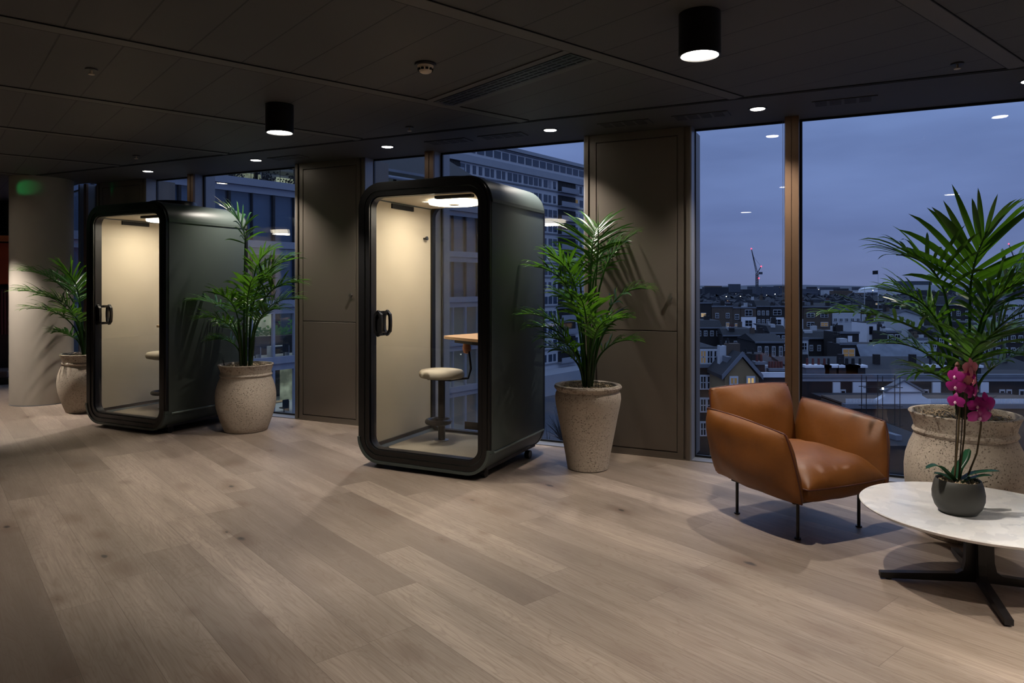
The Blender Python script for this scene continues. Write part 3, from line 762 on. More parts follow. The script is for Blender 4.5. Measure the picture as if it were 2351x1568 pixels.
FC_ = [(185, .72, 6, 34, 92, .62, .28, dict(n=18)), (192, .56, 14, 40, 96, .58, .28, dict(n=18)), (200, .45, 18, 46, 100, .44, .24), (175, .2, 22, 48, 100, .32, .2), (240, .7, 2, 10, 60, .42, .3), (160, .62, 4, 18, 70, .42, .3),
       (215, .5, 8, 26, 90, .4, .26), (10, .7, 4, 20, 80, .4, .26), (60, .55, 6, 20, 80, .4, .26), (262, .4, 8, 30, 96, .3, .22)]
potted_palm((-4.89, 8.15, 0), 'belly', 1.0, 'kentia palm in a bellied stone pot between the grey column and the far phone booth', FC_, 9)
FD_ = [(275, .70, 0, 2, 40, .40, .42, dict(n=12, wid=.036, droop=.6)), (182, .72, 6, 14, 92, .40, .34, dict(n=14, wid=.02)), (350, .66, 8, 22, 84, .44, .34, dict(n=14, wid=.025)), (10, .6, 10, 30, 96, .48, .32, dict(n=14, wid=.025)),
       (184, .56, 14, 62, 98, .62, .24, dict(wid=.022, n=17)), (168, .56, 10, 24, 90, .36, .26), (200, .2, 18, 46, 104, .34, .2), (340, .3, 16, 42, 104, .36, .24),        (300, .55, 5, 14, 76, .36, .32, dict(wid=.026)), (20, .34, 12, 32, 96, .4, .24), (150, .3, 12, 36, 98, .34, .22), (260, .3, 6, 20, 88, .3, .26), (320, .45, 8, 24, 90, .4, .28), (120, .45, 8, 22, 88, .34, .26)]
potted_palm((2.61, 4.10, 0), 'belly', 1.07, 'kentia palm in the widest bellied stone pot, behind the marble table at the right', FD_, 13, 11)
r = [o for o in bpy.data.objects if o.name.startswith('potted_palm') and o.parent is None][0]
MB().tube([(-.20, -.03, .62), (-.215, -.03, .70)], [.007, .004], 8).build('water_gauge', M['black'], r, True)

# ------------------------------------------------------------------ leather armchair
def cushion(root, nm, cs, T, m, N=26, bow=.0, side=1, seed=1, pipe=True, wr=.009, px=3.2):
    c00, c10, c11, c01 = [Vector(c) for c in cs]
    nrm = ((c10 - c00).cross(c01 - c00) + (c11 - c01).cross(c11 - c10)).normalized() * side
    def P(u, v): return (c00 * (1 - u) + c10 * u) * (1 - v) + (c01 * (1 - u) + c11 * u) * v + nrm * bow * math.sin(math.pi * u) * math.sin(math.pi * v)
    def pf(u, v): 
        a = max(0, 1 - abs(2 * u - 1) ** px); b = max(0, 1 - abs(2 * v - 1) ** px)
        return (a * b) ** .46
    def edge(u, v):
        # outline pulled in between the corners
        cc = 1 - .015 * (abs(2 * u - 1) ** 7) * (abs(2 * v - 1) ** 7); u, v = .5 + (u - .5) * cc, .5 + (v - .5) * cc
        cen = P(.5, .5); p = P(u, v); k = .06 * (math.sin(math.pi * u) * (abs(2 * v - 1) ** 6) + math.sin(math.pi * v) * (abs(2 * u - 1) ** 6))
        return p + (cen - p) * -k * .6
    mb = MB(); vs = []; idx = {}
    for sd in (1, -1):
        for i in range(N + 1):
            for j in range(N + 1):
                u, v = i / N, j / N
                u = .5 - .5 * math.cos(math.pi * u) * 1.0; v = .5 - .5 * math.cos(math.pi * v) * 1.0
                if sd == -1 and (i in (0, N) or j in (0, N)): idx[(sd, i, j)] = idx[(1, i, j)]; continue
                p = edge(u, v) + nrm * sd * T / 2 * pf(u, v)
                w = noise.noise(p * 7 + Vector((seed * 3.1, 0, 0))) * wr * 1.6
                # gathers near the corners
                e = min(u, 1 - u) + min(v, 1 - v); w += math.exp(-e * 9) * wr * math.sin((math.atan2(min(v, 1 - v) + .001, min(u, 1 - u) + .001)) * 16)
                p = p + nrm * sd * w * (1 if pf(u, v) > .05 else 0)
                idx[(sd, i, j)] = len(vs); vs.append(p)
    fs = []
    for sd in (1, -1):
        for i in range(N):
            for j in range(N):
                q = (idx[(sd, i, j)], idx[(sd, i + 1, j)], idx[(sd, i + 1, j + 1)], idx[(sd, i, j + 1)])
                fs.append(q if sd == 1 else tuple(reversed(q)))
    mb.add(vs, fs); o = mb.build(nm, m, root, 'all')
    if pipe:
        K = 14; pts = [edge(.5 - .5 * math.cos(math.pi * k / K), 0) for k in range(K)] + [edge(1, .5 - .5 * math.cos(math.pi * k / K)) for k in range(K)] + [edge(.5 + .5 * math.cos(math.pi * k / K), 1) for k in range(K)] + [edge(0, .5 + .5 * math.cos(math.pi * k / K)) for k in range(K + 1)]
        MB().tube(pts, .0048, 8).build('piping', MATS_PIPE, o, True)
    return o
MATS_PIPE = mat('dark leather piping', (70, 30, 16), .5)
ac = empty('leather_armchair', (1.745, 4.358, 0), R(24.5), 'tan leather armchair on thin black legs by the big window', 'armchair')
cushion(ac, 'armrest', [(-.335, -.365, .235), (-.395, -.30, .615), (-.40, .345, .665), (-.325, .335, .25)], .165, M['leather'], side=1, seed=2, bow=.015, px=3.4)
cushion(ac, 'armrest', [(.335, -.365, .235), (.405, -.30, .625), (.41, .345, .68), (.325, .335, .25)], .165, M['leather'], side=1, seed=3, bow=.015, px=3.4)
cushion(ac, 'backrest', [(-.325, .31, .25), (.325, .31, .25), (.335, .40, .775), (-.335, .40, .775)], .19, M['leather'], side=1, seed=4, bow=.02, px=3.0)
cushion(ac, 'seat', [(-.31, -.385, .315), (.31, -.385, .315), (.31, .30, .33), (-.31, .30, .33)], .24, M['leather'], side=1, seed=5, bow=.02, px=5)
MB().bbox(-.29, .29, -.30, .30, .215, .27, .02).build('seat_base', M['leather'], ac, True)
mb = MB(); mb.box(-.27, .27, -.27, -.25, .205, .222).box(-.27, .27, .25, .27, .205, .222).box(-.27, -.25, -.27, .27, .205, .222).box(.25, .27, -.27, .27, .205, .222); mb.build('frame', M['blackm'], ac)
for x in (-.245, .245):
    for y in (-.245, .245):
        mb = MB(); mb.tube([(x, y, .006), (x, y, .22)], .0095, 12); mb.tube([(x, y, 0), (x, y, .007)], .018, 16); mb.build('leg', M['blackm'], ac, True)

# ------------------------------------------------------------------ marble table
tb = empty('coffee_table', (2.235, 3.40, 0), 0, 'oval white marble coffee table on a black cross base', 'coffee table')
mb = MB(); n = 96; TA = R(-45.8); ring = []
prof = [(.90, .338), (.965, .342), (.995, .352), (1.0, .358), (.992, .3625), (.985, .363)]
vs = []; fs = []
for (k, z) in prof:
    for i in range(n):
        a = 2 * math.pi * i / n; x, y = .519 * k * math.cos(a), .485 * k * math.sin(a)
        vs.append((x * math.cos(TA) - y * math.sin(TA), x * math.sin(TA) + y * math.cos(TA), z))
for j in range(len(prof) - 1):
    for i in range(n): fs.append((j * n + i, j * n + (i + 1) % n, (j + 1) * n + (i + 1) % n, (j + 1) * n + i))
fs.append(tuple(reversed(range(n)))); fs.append(tuple((len(prof) - 1) * n + i for i in range(n)))
mb.add(vs, fs); mb.build('table_top', M['marble'], tb, True)
base_dirs = [167, 251, 347, 71]
for a in base_dirs:
    mb = MB(); Mx = Matrix.Rotation(R(a), 4, 'Z'); w = .017
    P = [(.012, .337), (.055, .337), (.062, .12), (.072, .075), (.10, .058), (.40, .035), (.435, .033), (.435, .008), (.38, .008), (.05, .022), (.012, .022)]
    vs = [Mx @ Vector((x, -w, z)) for x, z in P] + [Mx @ Vector((x, w, z)) for x, z in P]; k = len(P)
    mb.add(vs, [tuple(range(k)), tuple(reversed(range(k, 2 * k)))] + [(i, i + k, (i + 1) % k + k, (i + 1) % k) for i in range(k)])
    lg = mb.build('leg', M['blackm'], tb)
    MB().tube([Mx @ Vector((.395, 0, 0)), Mx @ Vector((.395, 0, .009))], .014, 12).build('foot', M['black'], lg, True)
MB().tube([(0, 0, .02), (0, 0, .337)], .022, 12).build('post', M['blackm'], tb, True)
MB().tube([(0, 0, .330), (0, 0, .3375)], .14, 32).build('top_plate', M['blackm'], tb, True)

# ------------------------------------------------------------------ orchid on the table
orc = empty('potted_orchid', (2.118, 3.37, .363), 0, 'magenta orchid in a round graphite pot on the marble table', 'potted orchid')
pr = [(.0, 0), (.07, 0), (.078, .004), (.098, .03), (.109, .065), (.110, .095), (.104, .13), (.096, .155), (.093, .158), (.089, .155), (.086, .14), (.0, .135)]
MB().lathe(pr, 64).build('pot', M['grey'], orc, True)
mb = MB(); rnd = random.Random(4)
for k in range(150):
    a = rnd.uniform(0, 6.283); rad = .078 * math.sqrt(rnd.random()); q = rnd.uniform(.005, .009); c = Vector((rad * math.cos(a), rad * math.sin(a), .14 + rnd.uniform(0, .012)))
    vs = [c + Vector((q, 0, 0)), c + Vector((0, q * .8, 0)), c - Vector((q, 0, 0)), c - Vector((0, q * .8, 0)), c + Vector((0, 0, q * .8)), c - Vector((0, 0, q))]
    mb.add(vs, [(0, 1, 4), (1, 2, 4), (2, 3, 4), (3, 0, 4), (1, 0, 5), (2, 1, 5), (3, 2, 5), (0, 3, 5)])
tag(mb.build('gravel', M['gravel'], orc), kind='stuff')
def strap(root, pts, w, nm, m, fold=.15):
    pts = [Vector(p) for p in pts]; K = len(pts); vs = []; fs = []
    import mathutils
    fine = []
    for i in range(K - 1):
        for k in range(4):
            u = k / 4; p0 = pts[max(0, i - 1)]; p1 = pts[i]; p2 = pts[i + 1]; p3 = pts[min(K - 1, i + 2)]
            fine.append(.5 * ((2 * p1) + (p2 - p0) * u + (2 * p0 - 5 * p1 + 4 * p2 - p3) * u * u + (3 * p1 - p0 - 3 * p2 + p3) * u ** 3))
    fine.append(pts[-1]); n = len(fine)
    for i, p in enumerate(fine):
        t = (fine[min(n - 1, i + 1)] - fine[max(0, i - 1)]).normalized(); c = t.cross(Vector((0, 0, 1)))
        if c.length < .05: c = Vector((1, 0, 0))
        c.normalize(); nn = c.cross(t)
        u = i / (n - 1); ww = w * (.35 + .65 * math.sin(math.pi * min(1, u * .75 + .2))) * (1 if u < .99 else .1)
        vs += [p - c * ww / 2 + nn * ww * fold, p, p + c * ww / 2 + nn * ww * fold, p - nn * .002]
    for i in range(n - 1):
        b = i * 4
        for a, c in ((0, 1), (1, 2), (2, 3), (3, 0)): fs.append((b + a, b + c, b + 4 + c, b + 4 + a))
    return MB().add(vs, fs).build(nm, m, root, 'all')
for pts, w in [([(-.01, 0, .14), (-.05, -.01, .175), (-.11, -.02, .225), (-.17, -.03, .215)], .05), ([(.0, .02, .14), (.02, .03, .19), (.06, .04, .24), (.085, .05, .29)], .055),
               ([(.01, 0, .14), (.05, -.01, .18), (.11, -.03, .20), (.17, -.04, .205)], .045), ([(.0, -.01, .14), (.04, -.03, .165), (.08, -.05, .185), (.12, -.06, .19)], .04), ([(-.01, .01, .14), (-.05, .04, .165), (-.08, .06, .17)], .04)]:
    strap(orc, pts, w, 'leaf', M['orchleaf'])
sc = 3.37 / FPX
def op(px, py, dy=0): return Vector(((px - CXP) * sc - 2.118, dy, CAMH - (py - HOR) * sc - .363))
stems = [[(-.02, 0, .135), op(2200, 1000), op(2203, 930), op(2196, 880), op(2190, 850)], [(0, 0, .135), op(2214, 1000), op(2217, 930), op(2213, 880), op(2222, 840), op(2215, 833)], [(.03, 0, .135), op(2243, 1040), op(2252, 980), op(2254, 950), op(2243, 935)]]
for p in stems: MB().tube(p, [.0042] * (len(p) - 1) + [.002], 8).build('stem', M['bark'], orc, True)
for (a, b) in (((-.017, .004, .13), op(2201, 905, .006)), ((.003, .005, .13), op(2216, 900, .006))): MB().tube([a, b], .0028, 6).build('stake', mat('dark stake', (50, 40, 30), .6), orc, True)
magenta = leaf_mat('magenta petal', (.27, .005, .15), (.40, .012, .24), .5)
coral = leaf_mat('coral pink petal', (.52, .17, .18), (.60, .24, .26), .5)
lipm = mat('pale orchid lip', (230, 190, 215), .5)
for m_ in (magenta, coral):
    for nd in m_.node_tree.nodes:
        if nd.type == 'MIX' and abs(nd.inputs[0].default_value - .5) < 1e-6 and not nd.inputs[0].is_linked:
            nd.inputs[7].default_value = (.5, .02, .25, 1)
def flower(c, yaw, pitch, s, m):
    """moth orchid: three sepals, two wide petals, small lip; faces -y before turning"""
    Mx = Matrix.Translation(c) @ Matrix.Rotation(R(yaw), 4, 'Z') @ Matrix.Rotation(R(pitch), 4, 'X')
    mb = MB()
    for (a, L, w, back) in ((90, 1.0, .62, .03), (212, .95, .6, .05), (328, .95, .6, .05), (8, 1.02, 1.05, -.02), (172, 1.02, 1.05, -.02)):
        vs = []; fs = []; NU, NV = 7, 5
        for i in range(NU + 1):
            u = i / NU; ww = w * math.sin(math.pi * (u * .86 + .1)) ** .7
            for j in range(NV):
                v = (j / (NV - 1) - .5); x = u * L; y = v * ww; z = .10 * math.sin(u * 3.1) - .35 * v * v * ww - .12 * u * u
                ca, sa = math.cos(R(a)), math.sin(R(a))
                vs.append(Mx @ (Vector((x * ca - y * sa, -z + back, x * sa + y * ca)) * s))
        for i in range(NU):
            for j in range(NV - 1): b = i * NV + j; fs.append((b, b + 1, b + NV + 1, b + NV))
        mb.add(vs, fs)
    f = mb.build('flower', m, orc, 'all', fix=False)
    mb = MB(); mb.lathe([(.001, -.22), (.10, -.15), (.16, 0), (.10, .14), (.001, .2)], 12)
    mb.v = [tuple(Mx @ (Vector((a, -.12 + b * .8, c2 - .12)) * s)) for a, b, c2 in mb.v]
    mb.build('lip', lipm if m is magenta else m, f, True)
FL = [(2223, 843, 15, 0, .036, coral), (2203, 872, -20, 10, .034, coral), (2187, 862, -70, 0, .034, magenta), (2188, 886, -50, 15, .034, magenta), (2216, 866, 10, 20, .034, magenta), (2232, 872, 60, 10, .032, coral),
      (2228, 900, 30, 0, .033, magenta), (2188, 920, -60, 0, .032, magenta), (2256, 925, 5, 0, .042, magenta), (2243, 955, -5, 25, .042, magenta), (2238, 930, -30, 10, .034, magenta), (2236, 893, 50, 0, .03, magenta), (2228, 852, 40, -10, .032, coral), (2206, 892, -30, 10, .03, magenta), (2262, 940, 35, 5, .034, magenta)]
for (px, py, yw, pt, s, m_) in FL: flower(op(px, py, -.02), yw, pt, s * 1.28, m_)
for (px, py) in ((2198, 838), (2197, 846)): MB().lathe([(.001, -.016), (.009, -.008), (.011, .003), (.006, .012), (.001, .016)], 12, tuple(op(px, py, 0))).build('bud', mat('orchid bud', (110, 72, 56), .5), orc, True)
MB().tube([op(2262, 918), op(2278, 914), op(2290, 908)], [.0016, .0014, .0006], 6).build('aerial_root', M['bark'], orc, True)
# ------------------------------------------------------------------ outside
GZ = -20.0
cm = lambda n, c, **k: mat(n, c, k.pop('rough', .8), 0, var=k.pop('var', .25), scale=k.pop('scale', .6), **k)
K = dict(
    brick=cm('brown brick', (84, 72, 62)), dbrick=cm('dark brick', (40, 37, 38)), ybrick=cm('yellow stock brick', (132, 112, 80)), white=cm('white stucco', (222, 224, 230), var=.08), cream=cm('pale render', (180, 184, 190), var=.1),
    slate=cm('slate roof', (34, 37, 43)), dslate=cm('dark slate', (22, 24, 29)), lead=cm('lead flashing', (108, 113, 122)), pane=mat('dark street window', (24, 28, 36), .15), frame=cm('white window frame', (190, 194, 200), var=.05),
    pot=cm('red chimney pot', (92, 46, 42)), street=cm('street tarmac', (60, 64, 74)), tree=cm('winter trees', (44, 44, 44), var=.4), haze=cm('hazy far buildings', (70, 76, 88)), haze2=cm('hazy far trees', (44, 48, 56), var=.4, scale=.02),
    conc=cm('blue grey concrete', (172, 176, 184), var=.08), conc2=cm('grey spandrel', (142, 148, 158), var=.08), steelb=cm('blue grey cladding', (128, 134, 146), var=.08), dgl=mat('dark office glazing', (52, 64, 82), .08, 0, var=.3, scale=.15),
    lit=emis('warm lit window', (255, 214, 150), .55), litw=emis('lit office interior', (205, 206, 170), .75, .75, .55), litd=emis('dim lit window', (200, 170, 130), .22), spotw=emis('white street lamp', (255, 245, 225), 14), red=emis('red beacon', (255, 40, 60), 12),
    green=cm('office plants', (52, 110, 40), var=.4), tarp=cm('silver roof sheeting', (120, 128, 140), var=.4, scale=.4), rail=cm('dark railing', (30, 33, 38)), tile=cm('skylight glass strip', (110, 124, 142), rough=.25),
)
struct(MB().box(-700, 3500, 30, 5200, GZ - 1, GZ).build('floor_outside', K['street'])).name = 'floor_2'

def house(px0, px1, pytop, D, label, wall=K['brick'], roof='flat', depth=12, bands=(), nx=2, zs=(), win=(1.0, 1.5), winm=None, rot=0, chim=(), z0=GZ, cat='house', rm=None, group=None, lit=(), parapet=True, roofh=3.0, frame=True, name='terraced_house'):
    """building whose street face spans px0..px1 in the photograph at distance D; bands = [(z_from, z_to, material)]"""
    a = at(px0, pytop, D); b = at(px1, pytop, D); zt = a.z; w = (b - a).length
    r = empty(name, (a.x, a.y, z0), rot, label, cat, group); H = zt - z0
    MB().box(0, w, 0, depth, 0, H).build('wall', wall, r)
    for (q0, q1, m) in bands: MB().box(.05, w - .05, -.12, .0, H - q0 - (q1 - q0), H - q0).build('wall_face', m, r)
    rm = rm or K['slate']
    if roof == 'flat':
        if parapet: MB().box(-.1, w + .1, -.22, .25, H, H + .5).build('parapet', K['lead'] if parapet == True else parapet, r)
        MB().box(0, w, .2, depth, H, H + .15).build('roof', rm, r)
    elif roof == 'gable':     # gable faces the viewer
        P = [(0, H), (w, H), (w / 2, H + roofh)]; MB().plate(P, 0, .4).build('gable', wall, r)
        mb = MB(); t = .35
        for s in (0, 1):
            q = [(-.3, H - .1), (w / 2, H + roofh + .15), (w / 2, H + roofh + .15 + t), (-.3, H - .1 + t)]
            if s: q = [(w - x, z) for x, z in q]
            mb.plate(q, -.25, depth)
        mb.build('roof', rm, r)
        mb = MB()
        for s in (0, 1):
            q = [(-.35, H - .15), (w / 2, H + roofh + .1), (w / 2, H + roofh + .62), (-.35, H + .35)]
            if s: q = [(w - x, z) for x, z in q]
            mb.plate(q, -.32, -.2)
        mb.build('verge', K['lead'], r)
    elif roof in ('pitch', 'mansard'):
        d1 = depth * (.5 if roof == 'pitch' else .18); hh = roofh
        vs = [(-.2, -.3, H), (w + .2, -.3, H), (w + .2, d1, H + hh), (-.2, d1, H + hh), (-.2, depth + .3, H), (w + .2, depth + .3, H)]
        if roof == 'mansard': vs[4] = (-.2, depth, H + hh); vs[5] = (w + .2, depth, H + hh)
        mb = MB(); mb.add(vs, [(0, 1, 2, 3), (3, 2, 5, 4), (0, 3, 4), (1, 5, 2)]); 
        if roof == 'pitch': mb.add([(-.2, -.3, H - .01), (w + .2, -.3, H - .01), (w + .2, depth + .3, H - .01), (-.2, depth + .3, H - .01)], [(0, 3, 2, 1)])
        mb.build('roof', rm, r)
        MB().box(-.2, w + .2, -.5, -.1, H - .25, H + .1).build('gutter', K['lead'], r)
    wf = win; c = 0
    for zi, dz in enumerate(zs):
        for k in range(nx):
            x = w * (k + .5) / nx; z = H - dz
            m = K['pane']
            if (zi, k) in lit: m = lit[(zi, k)]
            mb = MB()
            if frame:
                f = .12; x0, x1, y0, y1 = x - wf[0] / 2, x + wf[0] / 2, z - wf[1] / 2, z + wf[1] / 2
                mb.box(x0 - f, x1 + f, -.24, -.02, y1, y1 + f * 1.6).box(x0 - f, x1 + f, -.24, -.02, y0 - f, y0).box(x0 - f, x0, -.24, -.02, y0, y1).box(x1, x1 + f, -.24, -.02, y0, y1).box(x - .05, x + .05, -.2, -.02, y0, y1).box(x0, x1, -.2, -.02, z - .05, z + .05)
            wn = mb.build('window', K['frame'], r) if frame else None
            mp = MB().box(x - wf[0] / 2, x + wf[0] / 2, -.15, -.01, z - wf[1] / 2, z + wf[1] / 2)
            mp.build('pane' if wn else 'window', m, wn or r)
    for (x, cw, chh, npot) in chim:
        MB().box(x, x + cw, 1, 2.0, H, H + chh + (roofh if roof in ('pitch', 'gable') else 0) * .5).build('chimney_stack', K['dbrick'], r)
        zt2 = H + chh + (roofh if roof in ('pitch', 'gable') else 0) * .5
        cap = MB().box(x - .15, x + cw + .15, .85, 2.15, zt2, zt2 + .3).build('chimney_cap', K['lead'], r)
        for k in range(npot):
            xx = x + cw * (k + .5) / npot; MB().tube([(xx, 1.5, zt2 + .3), (xx, 1.5, zt2 + 1.0)], [.16, .13], 8).build('chimney_pot', K['pot'], cap, True)
    if rm is not K['haze'] and D < 260 and name == 'terraced_house':     # roof clutter
        rc = random.Random(int(px0 * 7 + D)); hr = roofh if roof in ('pitch', 'mansard', 'gable') else 0
        for q in range(rc.randint(2, 4)):
            x = rc.uniform(.3, max(.6, w - 1.2)); y = rc.uniform(2.5, max(3, depth - 1.5)); hh_ = rc.uniform(.8, 2.0)
            st = MB().box(x, x + rc.uniform(.7, 1.5), y, y + .9, H, H + hr + hh_).build('chimney_stack', rc.choice([K['dbrick'], K['dbrick'], K['brick'], K['cream']]), r)
            for k in range(rc.randint(1, 3)): MB().tube([(x + .25 + k * .35, y + .45, H + hr + hh_), (x + .25 + k * .35, y + .45, H + hr + hh_ + .55)], [.13, .11], 6).build('chimney_pot', K['dslate'], st)
        if rc.random() < .6: MB().box(w * .2, w * .2 + rc.uniform(1, 2), 1.5, 3.2, H, H + hr * .6 + rc.uniform(.6, 1.2)).build('dormer', rc.choice([K['lead'], K['cream'], K['dslate']]), r)
    return r

# -- row of terraces below the skyline
house(1560, 1633, 697, 248, 'dark flat fronted house at the far left of the distant terrace, one bright window strip', K['dbrick'], nx=2, zs=(4, 8), win=(1.6, 1.2), lit={(0, 1): K['lit']})
house(1634, 1682.5, 705, 248, 'dark brown distant terrace house with a pale roofline left of the white fronted house', K['brick'], nx=2, zs=(3, 6.3, 9.5), win=(1.0, 1.5), lit={(1, 1): K['litd']}, chim=((5.5, 1.2, 1.2, 2),))
house(1683, 1700, 708, 248, 'narrow brown brick slice of distant terrace beside the white fronted house', K['brick'], nx=1, zs=(3, 6.2, 9.5), win=(1.2, 1.6), lit={(1, 0): K['litd']})
house(1701, 1736, 708, 248, 'distant terrace house with a tall white rendered face and wide windows', K['brick'], bands=((3.0, 11, K['white']),), nx=1, zs=(1.6, 5.2, 8.8), win=(2.3, 1.9))
house(1737, 1767, 703, 248, 'dark brick distant terrace house with a sloping slate roof between two white faces', K['dbrick'], roof='mansard', roofh=2, nx=3, zs=(2.4, 5.4, 8.8), win=(.7, 1.3))
house(1768, 1800, 705, 248, 'distant terrace house with white middle floors behind the window mullion', K['dbrick'], bands=((3.6, 6.9, K['white']), (7.2, 10, K['white'])), nx=1, zs=(1.9, 5.2, 8.6), win=(2.6, 1.6))
house(1801, 1844, 706, 248, 'distant house half hidden by the window mullion', K['brick'], bands=((4, 10, K['white']),), nx=2, zs=(2, 6), chim=((5, 1.4, 1.4, 2),))
house(1845, 1908, 704, 248, 'broad brown brick distant house with a red ridge and white lintels', K['brick'], roof='pitch', roofh=1.2, nx=2, zs=(3, 6.2, 9.4), win=(2.4, 1.3), bands=((8.1, 11, K['white']),), lit={(1, 1): K['litd']}, chim=((-.5, 1.2, 1.0, 2), (8.4, 1.2, 1.3, 2)))
house(1911, 1976, 712, 248, 'long low white modern building in the distant row', K['cream'], nx=5, zs=(3.4,), win=(1.0, .9), cat='building', name='white_building')
house(1981, 2030, 712, 248, 'dark roofed distant building behind the narrow white house', K['dbrick'], nx=4, zs=(3, 6), win=(.8, 1.2), lit={(0, 0): K['litd']})
house(2150, 2230, 700, 248, 'distant dark house behind the largest palm', K['dbrick'], roof='mansard', nx=4, zs=(3, 6))
house(2231, 2300, 690, 248, 'distant brown block with pale windows right of the largest palm', K['brick'], nx=4, zs=(3, 6.5), win=(1.2, 1.8), lit={(0, 2): K['litd']})
house(2301, 2400, 685, 248, 'distant stone coloured block at the right edge of the window', K['cream'], nx=6, zs=(3, 6.5, 10), win=(1.1, 1.7))
# -- middle ground
house(1990, 2028, 742, 180, 'narrow white stucco house with balconies in front of the distant row', K['white'], nx=2, zs=(1.8, 5.2, 8.4), win=(.9, 2.0), frame=False, depth=8)
house(2034, 2120, 727, 190, 'wide blank white wall with a sloping top beside the narrow stucco house', K['cream'], roof='gable', roofh=1.4, nx=0, depth=8)
house(2036, 2068, 764, 172, 'dark low house with two bright white windows below the blank white wall', K['dbrick'], depth=7, nx=2, zs=(1.4,), win=(1.1, 1.7))
house(2108, 2150, 780, 165, 'low white pavilion with a row of small panes left of the palm stems', K['cream'], nx=4, zs=(1.2,), win=(.7, 1.2), depth=6)
house(1930, 1972, 766, 165, 'dark box roofed house with one pale panel', K['dbrick'], depth=9, nx=1, zs=(1.2,), win=(1.0, 1.4), frame=False, lit={(0, 0): K['white']})
house(1930, 1965, 792, 140, 'dark extension with a wide peach lit window', K['dbrick'], nx=1, zs=(1.6,), win=(2.2, 1.5), lit={(0, 0): K['litd']}, depth=6)
house(1835, 1925, 776, 175, 'dark jumble of brick roofs right of the window mullion', K['dbrick'], roof='mansard', roofh=1.5, nx=5, zs=(2.5,), win=(.6, 1.2))
house(1660, 1735, 770, 185, 'dark house backs below the white fronted terrace', K['dbrick'], roof='mansard', roofh=1.6, nx=4, zs=(2.2, 5.5), win=(.6, 1.2), chim=((2, 1.3, 1.8, 3),))
house(1598, 1656, 752, 190, 'dark brick house with four small white windows in the left pane', K['dbrick'], nx=4, zs=(1.6,), win=(.7, 1.2), roof='mansard', roofh=1.8)
house(1768, 1804, 764, 170, 'small house with a bright mansard roof behind the mullion', K['dbrick'], roof='mansard', roofh=1.6, nx=3, zs=(1.4, 3.6), win=(.5, 1.2))
house(1735, 1800, 785, 150, 'dark low house with tall narrow white windows in the left pane', K['dbrick'], nx=4, zs=(2,), win=(.5, 1.8), roof='pitch', roofh=1.4)
house(1836, 1856, 780, 150, 'narrow pale sided dormer house just right of the mullion', K['cream'], nx=1, zs=(1.4,), win=(.9, 1.4), depth=6)
house(2150, 2215, 765, 170, 'dark house behind the palm stems with a lit window', K['dbrick'], nx=3, zs=(2,), win=(.8, 1.4), lit={(0, 1): K['lit']}, roof='pitch', roofh=1.5)
house(2230, 2351, 760, 175, 'dark house group at the right behind the palm fronds', K['dbrick'], nx=7, zs=(2, 5), win=(.8, 1.5), roof='mansard', roofh=2)
# small roofs between, so no bare street shows
o = empty('roof_sheeting', at(1966, 790, 142) * 1, 0, 'crumpled silver sheeting over a scaffolded roof', 'roof sheeting')
mb = MB(); vs = []; fs = []; NX, NZ = 30, 8
for i in range(NX + 1):
    for j in range(NZ + 1):
        x = i / NX * 15.2; z = -j / NZ * 2.7; vs.append((x, -j * .22 + .25 * noise.noise(Vector((x * 1.3, z * 1.6, 2))), z + .12 * noise.noise(Vector((x, 0, 5)))))
for i in range(NX):
    for j in range(NZ): b = i * (NZ + 1) + j; fs.append((b, b + 1, b + NZ + 2, b + NZ + 1))
mb.add(vs, fs); mb.build('sheet', K['tarp'], o, True)
MB().box(0, 15, 1, 9, -18, -.3).build('support_wall', K['dbrick'], o)
# long slate roof
def slab_roof(px0, px1, y0, y1, D, label, m, rise, run, wallm=K['dbrick']):
    a = at(px0, y1, D); b = at(px1, y1, D); w = b.x - a.x
    r = empty('long_roof', (a.x, a.y, a.z), 0, label, 'roof')
    zt = at(px0, y0, D + run).z - a.z
    mb = MB(); mb.add([(0, 0, 0), (w, 0, 0), (w, run, zt), (0, run, zt), (0, run, -4), (w, run, -4)], [(0, 1, 2, 3), (3, 2, 5, 4), (0, 3, 4), (1, 5, 2)]); mb.build('slope', m, r)
    MB().box(0, w, .2, run, GZ - a.z, -.02).build('wall', wallm, r)
    MB().box(-.1, w + .1, -.4, .15, -.35, .05).build('gutter', K['lead'], r)
    for k in range(int(w / 6)):
        MB().box(3 + k * 6, 3.9 + k * 6, run * .5, run * .5 + .8, zt * .4, zt + .9).build('chimney_stack', K['dbrick'], r)
    return r
slab_roof(1835, 2220, 818, 858, 112, 'very long dark slate roof across the middle of the big window', K['slate'], 0, 12)
slab_roof(1730, 1806, 808, 842, 118, 'long dark slate roof in the left pane right of the gabled house', K['slate'], 0, 12)
slab_roof(2230, 2420, 812, 856, 112, 'dark slate roof at the right edge of the big window', K['dslate'], 0, 12)
slab_roof(1590, 1680, 795, 815, 135, 'dark slate roof in the left pane behind the gabled house', K['dslate'], 0, 10)
